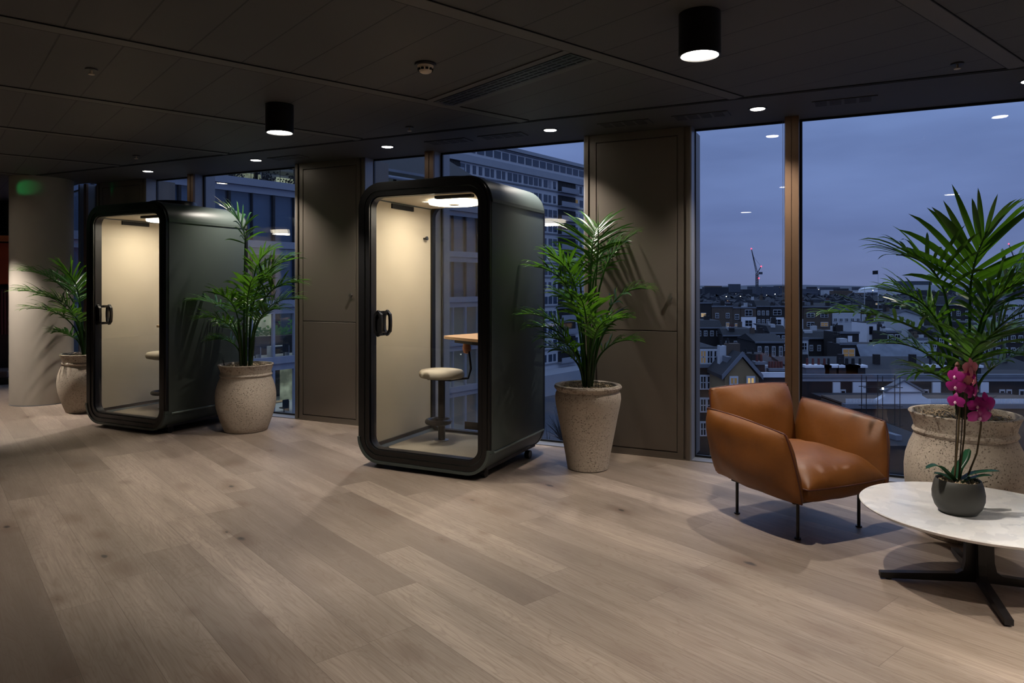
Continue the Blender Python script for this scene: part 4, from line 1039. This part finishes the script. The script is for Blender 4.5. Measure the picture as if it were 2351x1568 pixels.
# brick parapet range with chimneys (about 85 m)
D = 88
a = at(1836, 866, D); b = at(2440, 866, D); w = b.x - a.x; H = a.z - GZ
r = empty('brick_range', (a.x, a.y, GZ), 0, 'long dark brick range with pale cornice and chimneys above the balustrade', 'building')
MB().box(0, w, 0, 8, 0, H).build('wall', K['dbrick'], r)
MB().box(-.2, w + .2, -.45, .3, H, H + .38).build('cornice', K['lead'], r)
MB().box(0, w, -.1, .0, H - .5, H).build('frieze', K['cream'], r)
for (px, ww) in ((1919, .45), (1972, .85), (2148, .5), (2258, .5)):
    x = (px - CXP) / FPX * D - a.x; MB().box(x - ww, x + ww, -.25, .0, H - 3.0, H - .6).build('pilaster', K['white'], r)
for px in (1935, 2110, 2125, 2300, 2316, 2345):
    x = (px - CXP) / FPX * D - a.x
    wn = MB().box(x - .34, x + .34, -.1, .0, H - 4.2, H - 1.5).build('window', K['cream'], r); MB().box(x - .2, x + .2, -.14, .0, H - 4.0, H - 1.7).build('pane', K['pane'], wn)
for (px, np_) in ((1884, 4), (1914, 1), (1955, 3), (1972, 3), (2160, 2), (2240, 3)):
    x = (px - CXP) / FPX * D - a.x; ww = .45 + .25 * np_
    st = MB().box(x - ww, x + ww, .8, 2.0, H, H + 1.1).build('chimney_stack', K['lead'] if np_ == 4 else K['dbrick'], r)
    MB().box(x - ww - .2, x + ww + .2, .6, 2.2, H + 1.1, H + 1.4).build('chimney_cap', K['white'], st)
    for k in range(np_): MB().tube([(x - ww + (k + .5) * 2 * ww / np_, 1.4, H + 1.4), (x - ww + (k + .5) * 2 * ww / np_, 1.4, H + 2.2)], [.17, .14], 8).build('chimney_pot', K['pot'] if np_ == 4 else K['dslate'], st, True)
# balustrade building with pediment (about 76 m)
D = 78
a = at(1940, 926, D); b = at(2440, 926, D); w = b.x - a.x; H = a.z - GZ
r = empty('stone_fronted_building', (a.x, a.y, GZ), 0, 'lower building with pale balustrade and triangular pediment behind the armchair', 'building')
MB().box(0, w, 0, 6, 0, H).build('wall', K['brick'], r)
MB().box(-.2, w, -.5, .4, H - .5, H).build('cornice', K['lead'], r)
MB().box(0, w, .4, 9, H - .3, H - .2).build('flat_roof', K['slate'], r)
mb = MB()
for k in range(150):
    x = .1 + k * .155
    if x < w: mb.box(x, x + .07, -.05, .05, H + .0, H + .5)
tag(mb.build('balusters', K['white'], r), kind='stuff')
x = (2072 - CXP) / FPX * D - a.x
P = [(x - 2.9, H), (x + 2.9, H), (x + 2.9, H + .35), (x + 2.0, H + .9), (x + 1.9, H + 1.35), (x, H + 2.45), (x - 1.9, H + 1.35), (x - 2.0, H + .9), (x - 2.9, H + .35)]
pe = MB().plate(P, -.3, .5).build('pediment', K['white'], r)
mb = MB(); mb.plate([(x - 2.1, H + 1.3), (x, H + 2.5), (x, H + 2.7), (x - 2.3, H + 1.45)], -.5, .5).plate([(x + 2.1, H + 1.3), (x, H + 2.5), (x, H + 2.7), (x + 2.3, H + 1.45)], -.5, .5).box(x - 2.1, x + 2.1, -.45, -.2, H + 1.2, H + 1.32)
mb.build('pediment_moulding', K['lead'], pe)
for px in (2022, 2062, 2100, 2150, 2200, 2250):
    x = (px - CXP) / FPX * D - a.x; z = at(0, 1030, D).z - GZ
    wn = MB().box(x - .55, x + .55, -.12, 0, z - 1.25, z + 1.3).build('window', K['frame'], r); MB().box(x - .42, x - .04, -.16, 0, z - 1.1, z + 1.0).box(x + .04, x + .42, -.16, 0, z - 1.1, z + 1.0).build('pane', K['pane'], wn)
MB().tube([(at(2027, 894, 70) - Vector((a.x, a.y, GZ))), (at(2027, 894, 70) - Vector((a.x, a.y, GZ)) + Vector((0, 0, .16)))], .09, 10).build('floodlight', K['spotw'], r)
o = empty('scaffold', at(2000, 1000, 74), 0, 'thin scaffold tower in front of the pediment', 'scaffold')
mb = MB()
for x in (-.5, 1.2, 3.0): 
    for y in (0, 1.0): mb.tube([(x, y, -6), (x, y, 6.2)], .045, 6)
for z in range(-5, 7, 2):
    for y in (0, 1): mb.tube([(-.8, y, z), (3.3, y, z)], .04, 6)
mb.build('pole', K['rail'], o)
# glazed roof strips behind the chair
o = empty('glazed_roof', at(1865, 985, 66), 0, 'flat roof with diagonal glazed strips behind the armchair', 'roof')
mb = MB(); mb.box(-2, 9, -6, 18, -7, -.2); mb.build('roof_deck', K['dslate'], o)
for (x0, ww, m, nm) in ((-.6, .9, K['tile'], 'skylight'), (1.6, 1.2, K['tile'], 'skylight'), (4.0, .55, K['lead'], 'parapet')):
    mb = MB(); mb.add([(x0 + 1.6, -4, -.19), (x0 + 1.6 + ww, -4, -.19), (x0 - 1.6 + ww, 17, -.19), (x0 - 1.6, 17, -.19), (x0 + 1.6, -4, .25), (x0 + 1.6 + ww, -4, .25), (x0 - 1.6 + ww, 17, .25), (x0 - 1.6, 17, .25)],
        [(0, 3, 2, 1), (4, 5, 6, 7), (0, 1, 5, 4), (1, 2, 6, 5), (2, 3, 7, 6), (3, 0, 4, 7)]); mb.build(nm, m, o)
# gabled house and neighbours in the left pane
house(1664, 1742, 868, 72, 'yellow brick gabled house with a lit cross paned window in the left pane', K['ybrick'], roof='gable', roofh=2.1, nx=2, zs=(.6, 3.4), win=(.62, 1.25), lit={(0, 0): K['litd'], (0, 1): K['lit']}, depth=5.5)
house(1742, 1806, 866, 74, 'white parapet house with red chimney pots right of the gabled house', K['dbrick'], nx=2, zs=(2, 5), win=(.8, 1.4), parapet=K['white'], chim=((.1, .9, 1.2, 2), (1.5, 1.6, .5, 5)), bands=((.8, 1.3, K['white']),))
house(1560, 1652, 838, 78, 'dark corner house with tall white windows at the left edge of the left pane', K['dbrick'], roof='mansard', roofh=1.8, nx=6, zs=(-.9, 1.9, 4.4, 7), win=(.5, 1.3), lit={(0, 3): K['litd']}, depth=10)
o = empty('street_tree', (at(1622, 1000, 100).x, 96, GZ), 0, 'dark bare street tree at the bottom of the left pane', 'tree')
MB().tube([(0, 0, 0), (0, 0, 3.5)], .2, 8).build('trunk', K['rail'], o)
mb = MB(); rnd = random.Random(2)
for k in range(160):
    d = Vector((rnd.gauss(0, 1), rnd.gauss(0, 1), rnd.gauss(0, .7))).normalized() * rnd.uniform(.8, 2.2); mb.tube([(0, 0, 3.0), tuple(d * .5 + Vector((0, 0, 3.8))), tuple(d + Vector((0, 0, 4.2)))], [.05, .03, .01], 4)
mb.build('crown', K['tree'], o)
for i, (px, y, l) in enumerate([(1606, 99, 'pale parked car at the bottom left of the left pane'), (1640, 92, 'dark parked car in the street below the left pane')]):
    o = empty('parked_car', (at(px, 900, y).x, y, GZ), R(70), l, 'car'); m = K['cream'] if i == 0 else K['dslate']
    MB().bbox(-2.1, 2.1, -.85, .85, .3, .85, .15).build('body', m, o, True); MB().bbox(-1.2, 1.0, -.75, .75, .8, 1.42, .25).build('cabin', K['pane'], o, True)
    for x in (-1.3, 1.3):
        for y2 in (-.8, .8): MB().tube([(x, y2 - .1, .32), (x, y2 + .1, .32)], .32, 14).build('wheel', M['gasket'], o, True)
# wooded belt and skyline
mb = MB(); rnd = random.Random(11)
for k in range(900):
    D = rnd.uniform(450, 720); px = rnd.uniform(1560, 2500); c = at(px, HOR, D); c.z = GZ + rnd.uniform(3, 7); s = rnd.uniform(4, 8)
    n1, n2 = 7, 4; vs = []; fs = []
    for i in range(n2 + 1):
        for j in range(n1):
            th = math.pi * i / n2; ph = 2 * math.pi * j / n1; rr_ = s * (1 + .25 * rnd.uniform(-1, 1)); vs.append(c + Vector((rr_ * math.sin(th) * math.cos(ph), rr_ * math.sin(th) * math.sin(ph), rr_ * .9 * math.cos(th))))
    for i in range(n2):
        for j in range(n1): fs.append((i * n1 + j, i * n1 + (j + 1) % n1, (i + 1) * n1 + (j + 1) % n1, (i + 1) * n1 + j))
    mb.add(vs, fs)
tag(mb.build('distant_wood', K['haze2']), 'dark belt of bare trees stretching below the horizon', 'woodland', kind='stuff')
mb = MB()
vs = []; fs = []
for i in range(60):
    x = -200 + i * 90; vs += [(x, 2600, GZ), (x, 3000, CAMH - 1 + 9 * noise.noise(Vector((i * .23, 0, 0))))]
for i in range(59): fs.append((2 * i, 2 * i + 2, 2 * i + 3, 2 * i + 1))
mb.add(vs, fs); mb.add([(-200, 3000.2, GZ), (5100, 3000.2, GZ), (5100, 3600, CAMH - 4), (-200, 3600, CAMH - 4)], [(0, 1, 2, 3)])
struct(mb.build('floor_3', K['haze']))
used = [(at(2000, 662, 1100), 36)]
for k in range(150):
    D = rnd.uniform(790, 1600); px = rnd.uniform(1570, 2440); w = rnd.uniform(10, 34); top = HOR + rnd.uniform(-1, 26) * (900 / D) - (rnd.random() < .12) * rnd.uniform(2, 7)
    c = at(px, top, D)
    if any((c.x - q.x) ** 2 + (c.y - q.y) ** 2 < (w / 2 + r_ + 14) ** 2 for q, r_ in used): continue
    used.append((c.copy(), w / 2)); o = tag(MB().box(-w / 2, w / 2, 0, 12, GZ - c.z, 0).build('skyline_building', [K['haze'], K['haze2'], K['cream'], K['brick'], K['haze'], K['haze2']][k % 6]), 'tiny far off block along the horizon', 'building', 'far off blocks along the horizon')
    o.location = c
for k in range(20):
    D = rnd.uniform(400, 440) if k % 2 else rnd.uniform(728, 775); px = rnd.uniform(1590, 2351); c = at(px, HOR + rnd.uniform(4, 30) * (700 / D), D - 20)
    o = tag(MB().box(-.15, .15, -.15, .15, -.15, .15).build('distant_lamp', K['spotw'] if k % 3 else K['lit']), 'tiny point of light among the far off trees and roofs', 'street light', 'far off points of light'); o.location = c; 
    mb = MB(); mb.tube([(0, .3, GZ - c.z), (0, .3, .3)], .12, 5); q = mb.build('post', K['rail'], o)
house(2210, 2260, 658, 745, 'pale colonnaded building just below the horizon behind the palm', K['cream'], nx=8, zs=(6,), win=(1.2, 6), frame=False, cat='building', name='colonnaded_building')
house(2060, 2140, 646, 1200, 'broad flat block rising above the horizon left of the palm', K['haze'], nx=0, cat='building', name='flat_block')
house(2008, 2024, 690, 420, 'small house with a pitched roof and lamps among the trees', K['dbrick'], roof='pitch', roofh=3, nx=2, zs=(2,), win=(1, 1), cat='house', lit={(0, 0): K['lit']})
o = empty('white_dome', at(2000, 662, 1100), 0, 'low white tent roof just under the horizon', 'roof')
MB().lathe([(13, -6), (12, -1), (7, 1.5), (.1, 2.5)], 24, sx=1.5).build('canopy', K['white'], o, True)
# cranes, flag, mast
def crane(px, base, top, jx, jy, D, label):
    b = at(px, base, D); r = empty('tower_crane', (b.x, b.y, GZ), 0, label, 'crane'); H = at(px, top, D).z - GZ
    mb = MB(); s = 1.1
    for (x, y) in ((-s, -s), (s, -s), (s, s), (-s, s)): mb.tube([(x, y, 0), (x, y, H)], .38, 4)
    for k in range(int(H / 3)): mb.tube([(-s, -s, k * 3), (s, -s, k * 3 + 3)], .2, 4)
    mb.build('mast', K['haze2'], r)
    J = at(jx, jy, D) - Vector((b.x, b.y, GZ)); B = Vector((0, 0, H)); mb = MB()
    off = Vector((.9, 0, .5)); mb.tube([B - off, J], .42, 4); mb.tube([B + off, J], .42, 4)
    for k in range(16): mb.tube([(B - off).lerp(J, k / 16), (B + off).lerp(J, (k + .5) / 16)], .2, 4)
    mb.build('jib', K['haze2'], r)
    mb = MB(); T = B + Vector((5.2, 0, 9)); mb.tube([B, T], .5, 4); mb.tube([T, J.lerp(B, .3)], .12, 4); mb.build('tie_frame', K['haze2'], r)
    MB().box(2.5, 6.5, -1.5, 1.5, H - 1, H + 2).build('counterweight', K['haze'], r)
    for p in (J, T, B + Vector((2, -1, -6))): MB().lathe([(.01, -1.1), (1.0, 0), (.01, 1.1)], 8, tuple(p)).build('beacon', K['red'], r)
crane(1738, 652, 628, 1725, 571, 900, 'tower crane with a raised jib and red beacons in the left pane')
crane(2335, 652, 610, 2316, 560, 1000, 'faint tower crane behind the palm at the right edge')
o = empty('flagpole', at(2016, 672, 380), 0, 'flag on a tall pole above the wood', 'flag'); MB().tube([(0, 0, -15), (0, 0, 12.2)], .1, 6).build('pole', K['cream'], o)
mb = MB(); vs = []; fs = []
for i in range(9):
    for z in (0, 2.0): vs.append((-i * .36, .3 * math.sin(i * 1.1), 11.9 - z - i * .02))
for i in range(8): fs.append((2 * i, 2 * i + 1, 2 * i + 3, 2 * i + 2))
mb.add(vs, fs); mb.build('flag', K['dslate'], o, 'all')
o = empty('radio_mast', at(1985, 712, 300), 0, 'thin mast with a dish above the distant row', 'mast'); MB().tube([(0, 0, -10), (0, 0, 10)], .14, 6).build('pole', K['cream'], o)
MB().lathe([(.05, .5), (1.0, .1), (1.1, 0)], 16).build('dish', K['cream'], o, True, M=Matrix.Translation((1, -.3, -1)) @ Matrix.Rotation(R(-90), 4, 'X'))

# ------------------------------------------------------------------ office block across the street (left panes)
od = Vector((.619, .785, 0)).normalized(); OA = math.atan2(od.y, od.x)
r = empty('office_block', (-15.8, 49, 0), OA, 'blue grey glass office block across the street with lit floors', 'office building')
T0, T1 = -30, 21.5
FLZ = [-15.9, -11.9, -7.9, -3.85, 0.0, 4.0, 8.05]
mb = MB(); mb.box(T0, T1, 9, 9.5, GZ, 8); mb.build('core_wall', K['dslate'], r)
MB().box(T1 - .4, T1, 0, 9, GZ, 8).build('end_wall', K['steelb'], r)
for i, z in enumerate(FLZ):
    mb = MB(); mb.box(T0, T1, -.35, 0, z - .05, z + .42).box(T0, T1, -.18, 0, z - .5, z - .07); mb.box(T0, T1, 0, 9, z - .1, z + .1)
    mb.build('floor_band', K['steelb'], r)
for i, z in enumerate(FLZ[:-1]):
    z1 = FLZ[i + 1]
    lit_f = i in (2, 3, 1)
    if lit_f:
        t = T0
        cols = [K['litw'], K['conc'], K['litw'], K['litw'], K['dgl']]
        k = 0
        while t < T1 - .5:
            w = 2.2 + (k * 37 % 5) * .5; MB().box(t, min(t + w, T1 - .5), 7.5 - (k % 2), 7.7 - (k % 2), z + .1, z1 - .5).build('office_wall', cols[(k + i) % 5], r); t += w; k += 1
        MB().box(T0, T1, .6, 8.8, z + .11, z + .16).build('office_floor', K['conc'], r)
        for k in range(14):
            tt = T0 + 3 + k * 3.4; MB().box(tt, tt + 1.7, 3.1, 3.3, z1 - .56, z1 - .5).build('office_light', K['spotw'] if False else K['lit'], r)
    else:
        MB().box(T0, T1, .25, .3, z + .4, z1 - .4).build('blind', mat('grey office blinds', (112, 120, 130), .6, var=.3, scale=.3), r)
    MB().box(T0, T1, -.02, .0, z + .4, z1 - .5).build('glazing', glass('office glazing %d' % i, (.78, .84, .9), 1.5), r)
    mb = MB(); k = 0; t = T0
    while t < T1:
        wv = .09 if k % 2 else .16; mb.box(t - wv / 2, t + wv / 2, -.22, .02, z + .4, z1 - .5); t += 1.62; k += 1
    tag(mb.build('mullion', K['dslate'] if not lit_f else K['steelb'], r), kind='stuff')
    if i in (2, 3):
        for k in range(6):
            tt = -4 + k * 2.3
            d = MB(); d.box(tt, tt + 1.4, 2.2, 2.9, z + .85, z + .9).box(tt, tt + .05, 2.2, 2.9, z + .1, z + .85).box(tt + 1.35, tt + 1.4, 2.2, 2.9, z + .1, z + .85); d.build('office_desk', K['cream'] if i == 3 else M['oakt'], r)
            d = MB(); d.bbox(tt + .4, tt + .9, 1.5, 1.6, z + .55, z + 1.15, .04).bbox(tt + .4, tt + .9, 1.5, 2.0, z + .5, z + .58, .03).tube([(tt + .65, 1.75, z + .15), (tt + .65, 1.75, z + .5)], .04, 6); d.build('office_chair', M['gasket'], r)
        if i == 3:
            mb = MB(); rnd = random.Random(5)
            for k in range(700):
                c = Vector((rnd.uniform(-5, 7), rnd.uniform(4, 4.6), z + 1.5 + abs(rnd.gauss(0, .38)))); q = rnd.uniform(.08, .2)
                mb.add([c, c + Vector((q, rnd.uniform(-.1, .1), q * .4)), c + Vector((q * .4, 0, q)), c + Vector((-q * .5, .05, q * .6))], [(0, 1, 2, 3)])
            tag(mb.build('office_plants', K['green'], r, fix=False), kind='stuff'); MB().box(-5, 7, 4, 4.6, z + .1, z + 1.5).build('plant_trough', K['dslate'], r)
# set back top floor with terrace
z = 8.05
MB().box(T0, T1, 2.0, 2.05, z + .1, 10.4).build('glazing', glass('terrace glazing', (.85, .9, .92)), r)
MB().box(T0, T1, 8, 8.2, z + .1, 10.5).build('office_wall', K['conc'], r)
for k in range(12): MB().box(T0 + 6 + k * 4.1, T0 + 8.6 + k * 4.1, 7.8, 7.95, z + .6, 10.2).build('office_wall', K['litw'], r)
for k in range(14): MB().box(T0 + 3 + k * 3.4, T0 + 4.6 + k * 3.4, 4, 4.2, 10.36, 10.42).build('office_light', K['lit'], r)
mb = MB(); t = T0
while t < T1: mb.box(t - .1, t + .1, 1.9, 2.1, z + .1, 10.4); t += 3.24
mb.build('mullion', K['dslate'], r)
mb = MB(); mb.tube([(T0, -.1, z + 1.45), (T1, -.1, z + 1.45)], .03, 6); mb.tube([(T0, -.1, z + .95), (T1, -.1, z + .95)], .015, 6); t = T0
while t < T1: mb.tube([(t, -.1, z + .4), (t, -.1, z + 1.45)], .022, 6); t += 1.1
mb.build('railing', K['rail'], r)
mb = MB(); rnd = random.Random(8)
for cx in (-6, -3.6, -1.0, 1.2, 3.5):
    for k in range(120):
        c = Vector((cx + rnd.gauss(0, .4), .6 + rnd.gauss(0, .25), z + .4 + abs(rnd.gauss(0, .4)))); q = rnd.uniform(.08, .2); mb.add([c, c + Vector((q, rnd.uniform(-.1, .1), q * .4)), c + Vector((q * .4, 0, q))], [(0, 1, 2)])
tag(mb.build('terrace_shrubs', K['tree'], r, fix=False), kind='stuff')
MB().box(T0, T1, -.6, 9, 10.42, 10.62).build('canopy', K['lead'], r)
mb = MB(); mb.add([(T0, -.4, 10.65), (T1, -.4, 10.65), (T1, 9, 16), (T0, 9, 16), (T0, 9, 10.7), (T1, 9, 10.7)], [(0, 1, 2, 3), (3, 2, 5, 4), (0, 3, 4), (1, 5, 2)]); mb.build('sloping_roof', K['dslate'], r)
MB().tube([(T0, -.5, 10.0), (T1, -.5, 10.0)], .14, 8).build('gutter_pipe', K['steelb'], r, True)

# ------------------------------------------------------------------ apartment slab behind it
for zz in (FLZ[2], FLZ[3], FLZ[4], 10.45):
    l = bpy.data.lights.new('office_lamps', 'AREA'); l.shape = 'RECTANGLE'; l.size = 46; l.size_y = 3; l.energy = 700; l.color = (1, .97, .82)
    o = bpy.data.objects.new('office_lamps', l); COL.objects.link(o); o.parent = r; o.location = (-4, 4.5, zz - .62 if zz < 10 else zz - .2)
r = empty('apartment_block', (11.7, 153, 0), math.atan2(.785, .62), 'long grey apartment block with rows of windows seen through the middle pane', 'apartment building')
A0, A1, ZT, FH = -62, 34, 28.2, 3.02
MB().box(A0, A1, 0, 14, GZ, ZT - .3).build('wall', K['conc'], r)
MB().box(A0, A1, -.5, 14.4, ZT - .7, ZT).build('roof', K['conc2'], r)
MB().box(-14, -9, 3, 8, ZT, ZT + 1).build('roof_plant', K['haze'], r)
nfl = int((ZT - GZ) / FH); cnt = 0; rest = MB(); mod = 3.4
mb = MB()
for k in range(nfl + 1): z = ZT - 3.9 - (k - 1) * FH; mb.box(A0, A1, -.22, 0, z - .14, z + .1)
mb.build('floor_line', K['lead'], r)
MB().box(A0, A1, -.4, 0, ZT - 4.6, ZT - 3.3).build('spandrel', K['conc2'], r)
rnd = random.Random(21); jobs = []
for j in range(nfl - 1):
    zc = ZT - (2.0 if j == 0 else 3.9 + (j - .5) * FH + .3)
    k = 0; t = A0 + 1
    while t < A1 - 1:
        balcony = (12 <= (k % 22) <= 15) and j > 0
        jobs.append((abs(t - 2) + j * 1.0, t, zc, j, k, balcony)); t += mod * .5 if j else mod * .72; k += 1
jobs.sort()
bal = MB()
for q, (_, t, zc, j, k, balcony) in enumerate(jobs):
    if balcony:
        bal.box(t, t + 1.66, -.06, .0, zc - 1.05, zc + 1.15); 
        continue
    w_, h_ = (1.9, 1.3) if j == 0 else ((.85, 1.5) if rnd.random() < .6 else (1.25, 1.5))
    lit_ = rnd.random() < .035
    if cnt < 100: MB().box(t, t + w_, -.09, .0, zc - h_ / 2, zc + h_ / 2).build('window', K['litd'] if lit_ else (K['dgl'] if rnd.random() < .75 else K['steelb']), r); cnt += 1
    else: rest.box(t, t + w_, -.09, .0, zc - h_ / 2, zc + h_ / 2)
tag(rest.build('windows', K['dgl'], r), kind='stuff')
bal.build('balcony_recess', K['dslate'], r)
mb = MB()
for j in range(1, nfl - 1):
    z = ZT - 3.9 - j * FH
    for t in (A0 + 1 + 12 * 1.7, A0 + 1 + 34 * 1.7): mb.box(t, t + 6.7, -1.1, -1.0, z + .1, z + 1.0); mb.box(t, t + 6.7, -1.1, 0, z - .12, z + .08)
mb.build('balcony', K['steelb'], r)
MB().box(A0, A1, -6, 0, GZ, GZ + 4).build('podium', K['conc2'], r)
# street level things between
for i, (px, y) in enumerate([(1262, 70), (1290, 82), (1318, 95), (1335, 76)]):
    o = empty('bare_tree', (at(px, 900, y).x, y, GZ), 0, 'bare dark street tree at the foot of the apartment block', 'tree', 'bare trees below the apartment block')
    MB().tube([(0, 0, 0), (0, 0, 4)], .18, 8).build('trunk', K['rail'], o); mb = MB(); rnd = random.Random(i)
    for k in range(90):
        d = Vector((rnd.gauss(0, 1), rnd.gauss(0, 1), rnd.gauss(0, .8))).normalized() * rnd.uniform(1, 2.8); mb.tube([(0, 0, 3.5), tuple(d * .5 + Vector((0, 0, 4.6))), tuple(d + Vector((0, 0, 5.4)))], [.05, .03, .01], 4)
    mb.build('crown', K['tree'], o)

# ------------------------------------------------------------------ sky, camera
w = bpy.data.worlds.new('dusk sky'); bpy.context.scene.world = w; w.use_nodes = True; nt = w.node_tree; nt.nodes.clear()
ou = nt.nodes.new('ShaderNodeOutputWorld'); bg = nt.nodes.new('ShaderNodeBackground'); nt.links.new(bg.outputs[0], ou.inputs[0]); bg.inputs[1].default_value = 1.0
tc = nt.nodes.new('ShaderNodeTexCoord'); sp = nt.nodes.new('ShaderNodeSeparateXYZ'); nt.links.new(tc.outputs['Generated'], sp.inputs[0])
rp = nt.nodes.new('ShaderNodeValToRGB'); nt.links.new(sp.outputs[2], rp.inputs[0]); e = rp.color_ramp.elements
e[0].position = 0.0; e[0].color = (*lin((112, 124, 168)), 1); e[1].position = .95; e[1].color = (.64, .84, 1.32, 1)
q = e.new(.08); q.color = (*lin((114, 132, 184)), 1); q = e.new(.25); q.color = (*lin((124, 148, 204)), 1)
mp = nt.nodes.new('ShaderNodeMapping'); mp.inputs['Scale'].default_value = (1.6, 1.6, 7); nt.links.new(tc.outputs['Generated'], mp.inputs[0])
nz = nt.nodes.new('ShaderNodeTexNoise'); nz.inputs['Scale'].default_value = 2.2; nz.inputs['Detail'].default_value = 4; nt.links.new(mp.outputs[0], nz.inputs['Vector'])
r2 = nt.nodes.new('ShaderNodeValToRGB'); r2.color_ramp.elements[0].position = .32; r2.color_ramp.elements[0].color = (.82, .82, .84, 1); r2.color_ramp.elements[1].position = .7; r2.color_ramp.elements[1].color = (1.12, 1.12, 1.1, 1)
nt.links.new(nz.outputs['Fac'], r2.inputs[0])
mx = nt.nodes.new('ShaderNodeMix'); mx.data_type = 'RGBA'; mx.blend_type = 'MULTIPLY'; mx.inputs[0].default_value = 1; nt.links.new(rp.outputs[0], mx.inputs[6]); nt.links.new(r2.outputs[0], mx.inputs[7]); nt.links.new(mx.outputs[2], bg.inputs[0])

cam = bpy.data.cameras.new('camera'); co = bpy.data.objects.new('camera', cam); COL.objects.link(co)
co.location = (0, 0, CAMH); co.rotation_euler = (R(90), 0, 0); cam.sensor_width = 36; cam.lens = FPX / 2351 * 36; cam.shift_y = -(784 - HOR) / 2351; cam.clip_end = 8000; cam.clip_start = .05
sc_ = bpy.context.scene; sc_.camera = co
sc_.view_settings.view_transform = 'Standard'; sc_.view_settings.look = 'None'; sc_.view_settings.gamma = 1; sc_.view_settings.exposure = 0; sc_.view_settings.use_curve_mapping = False
sc_.cycles.max_bounces = 10; sc_.cycles.transparent_max_bounces = 16; sc_.cycles.sample_clamp_indirect = 6
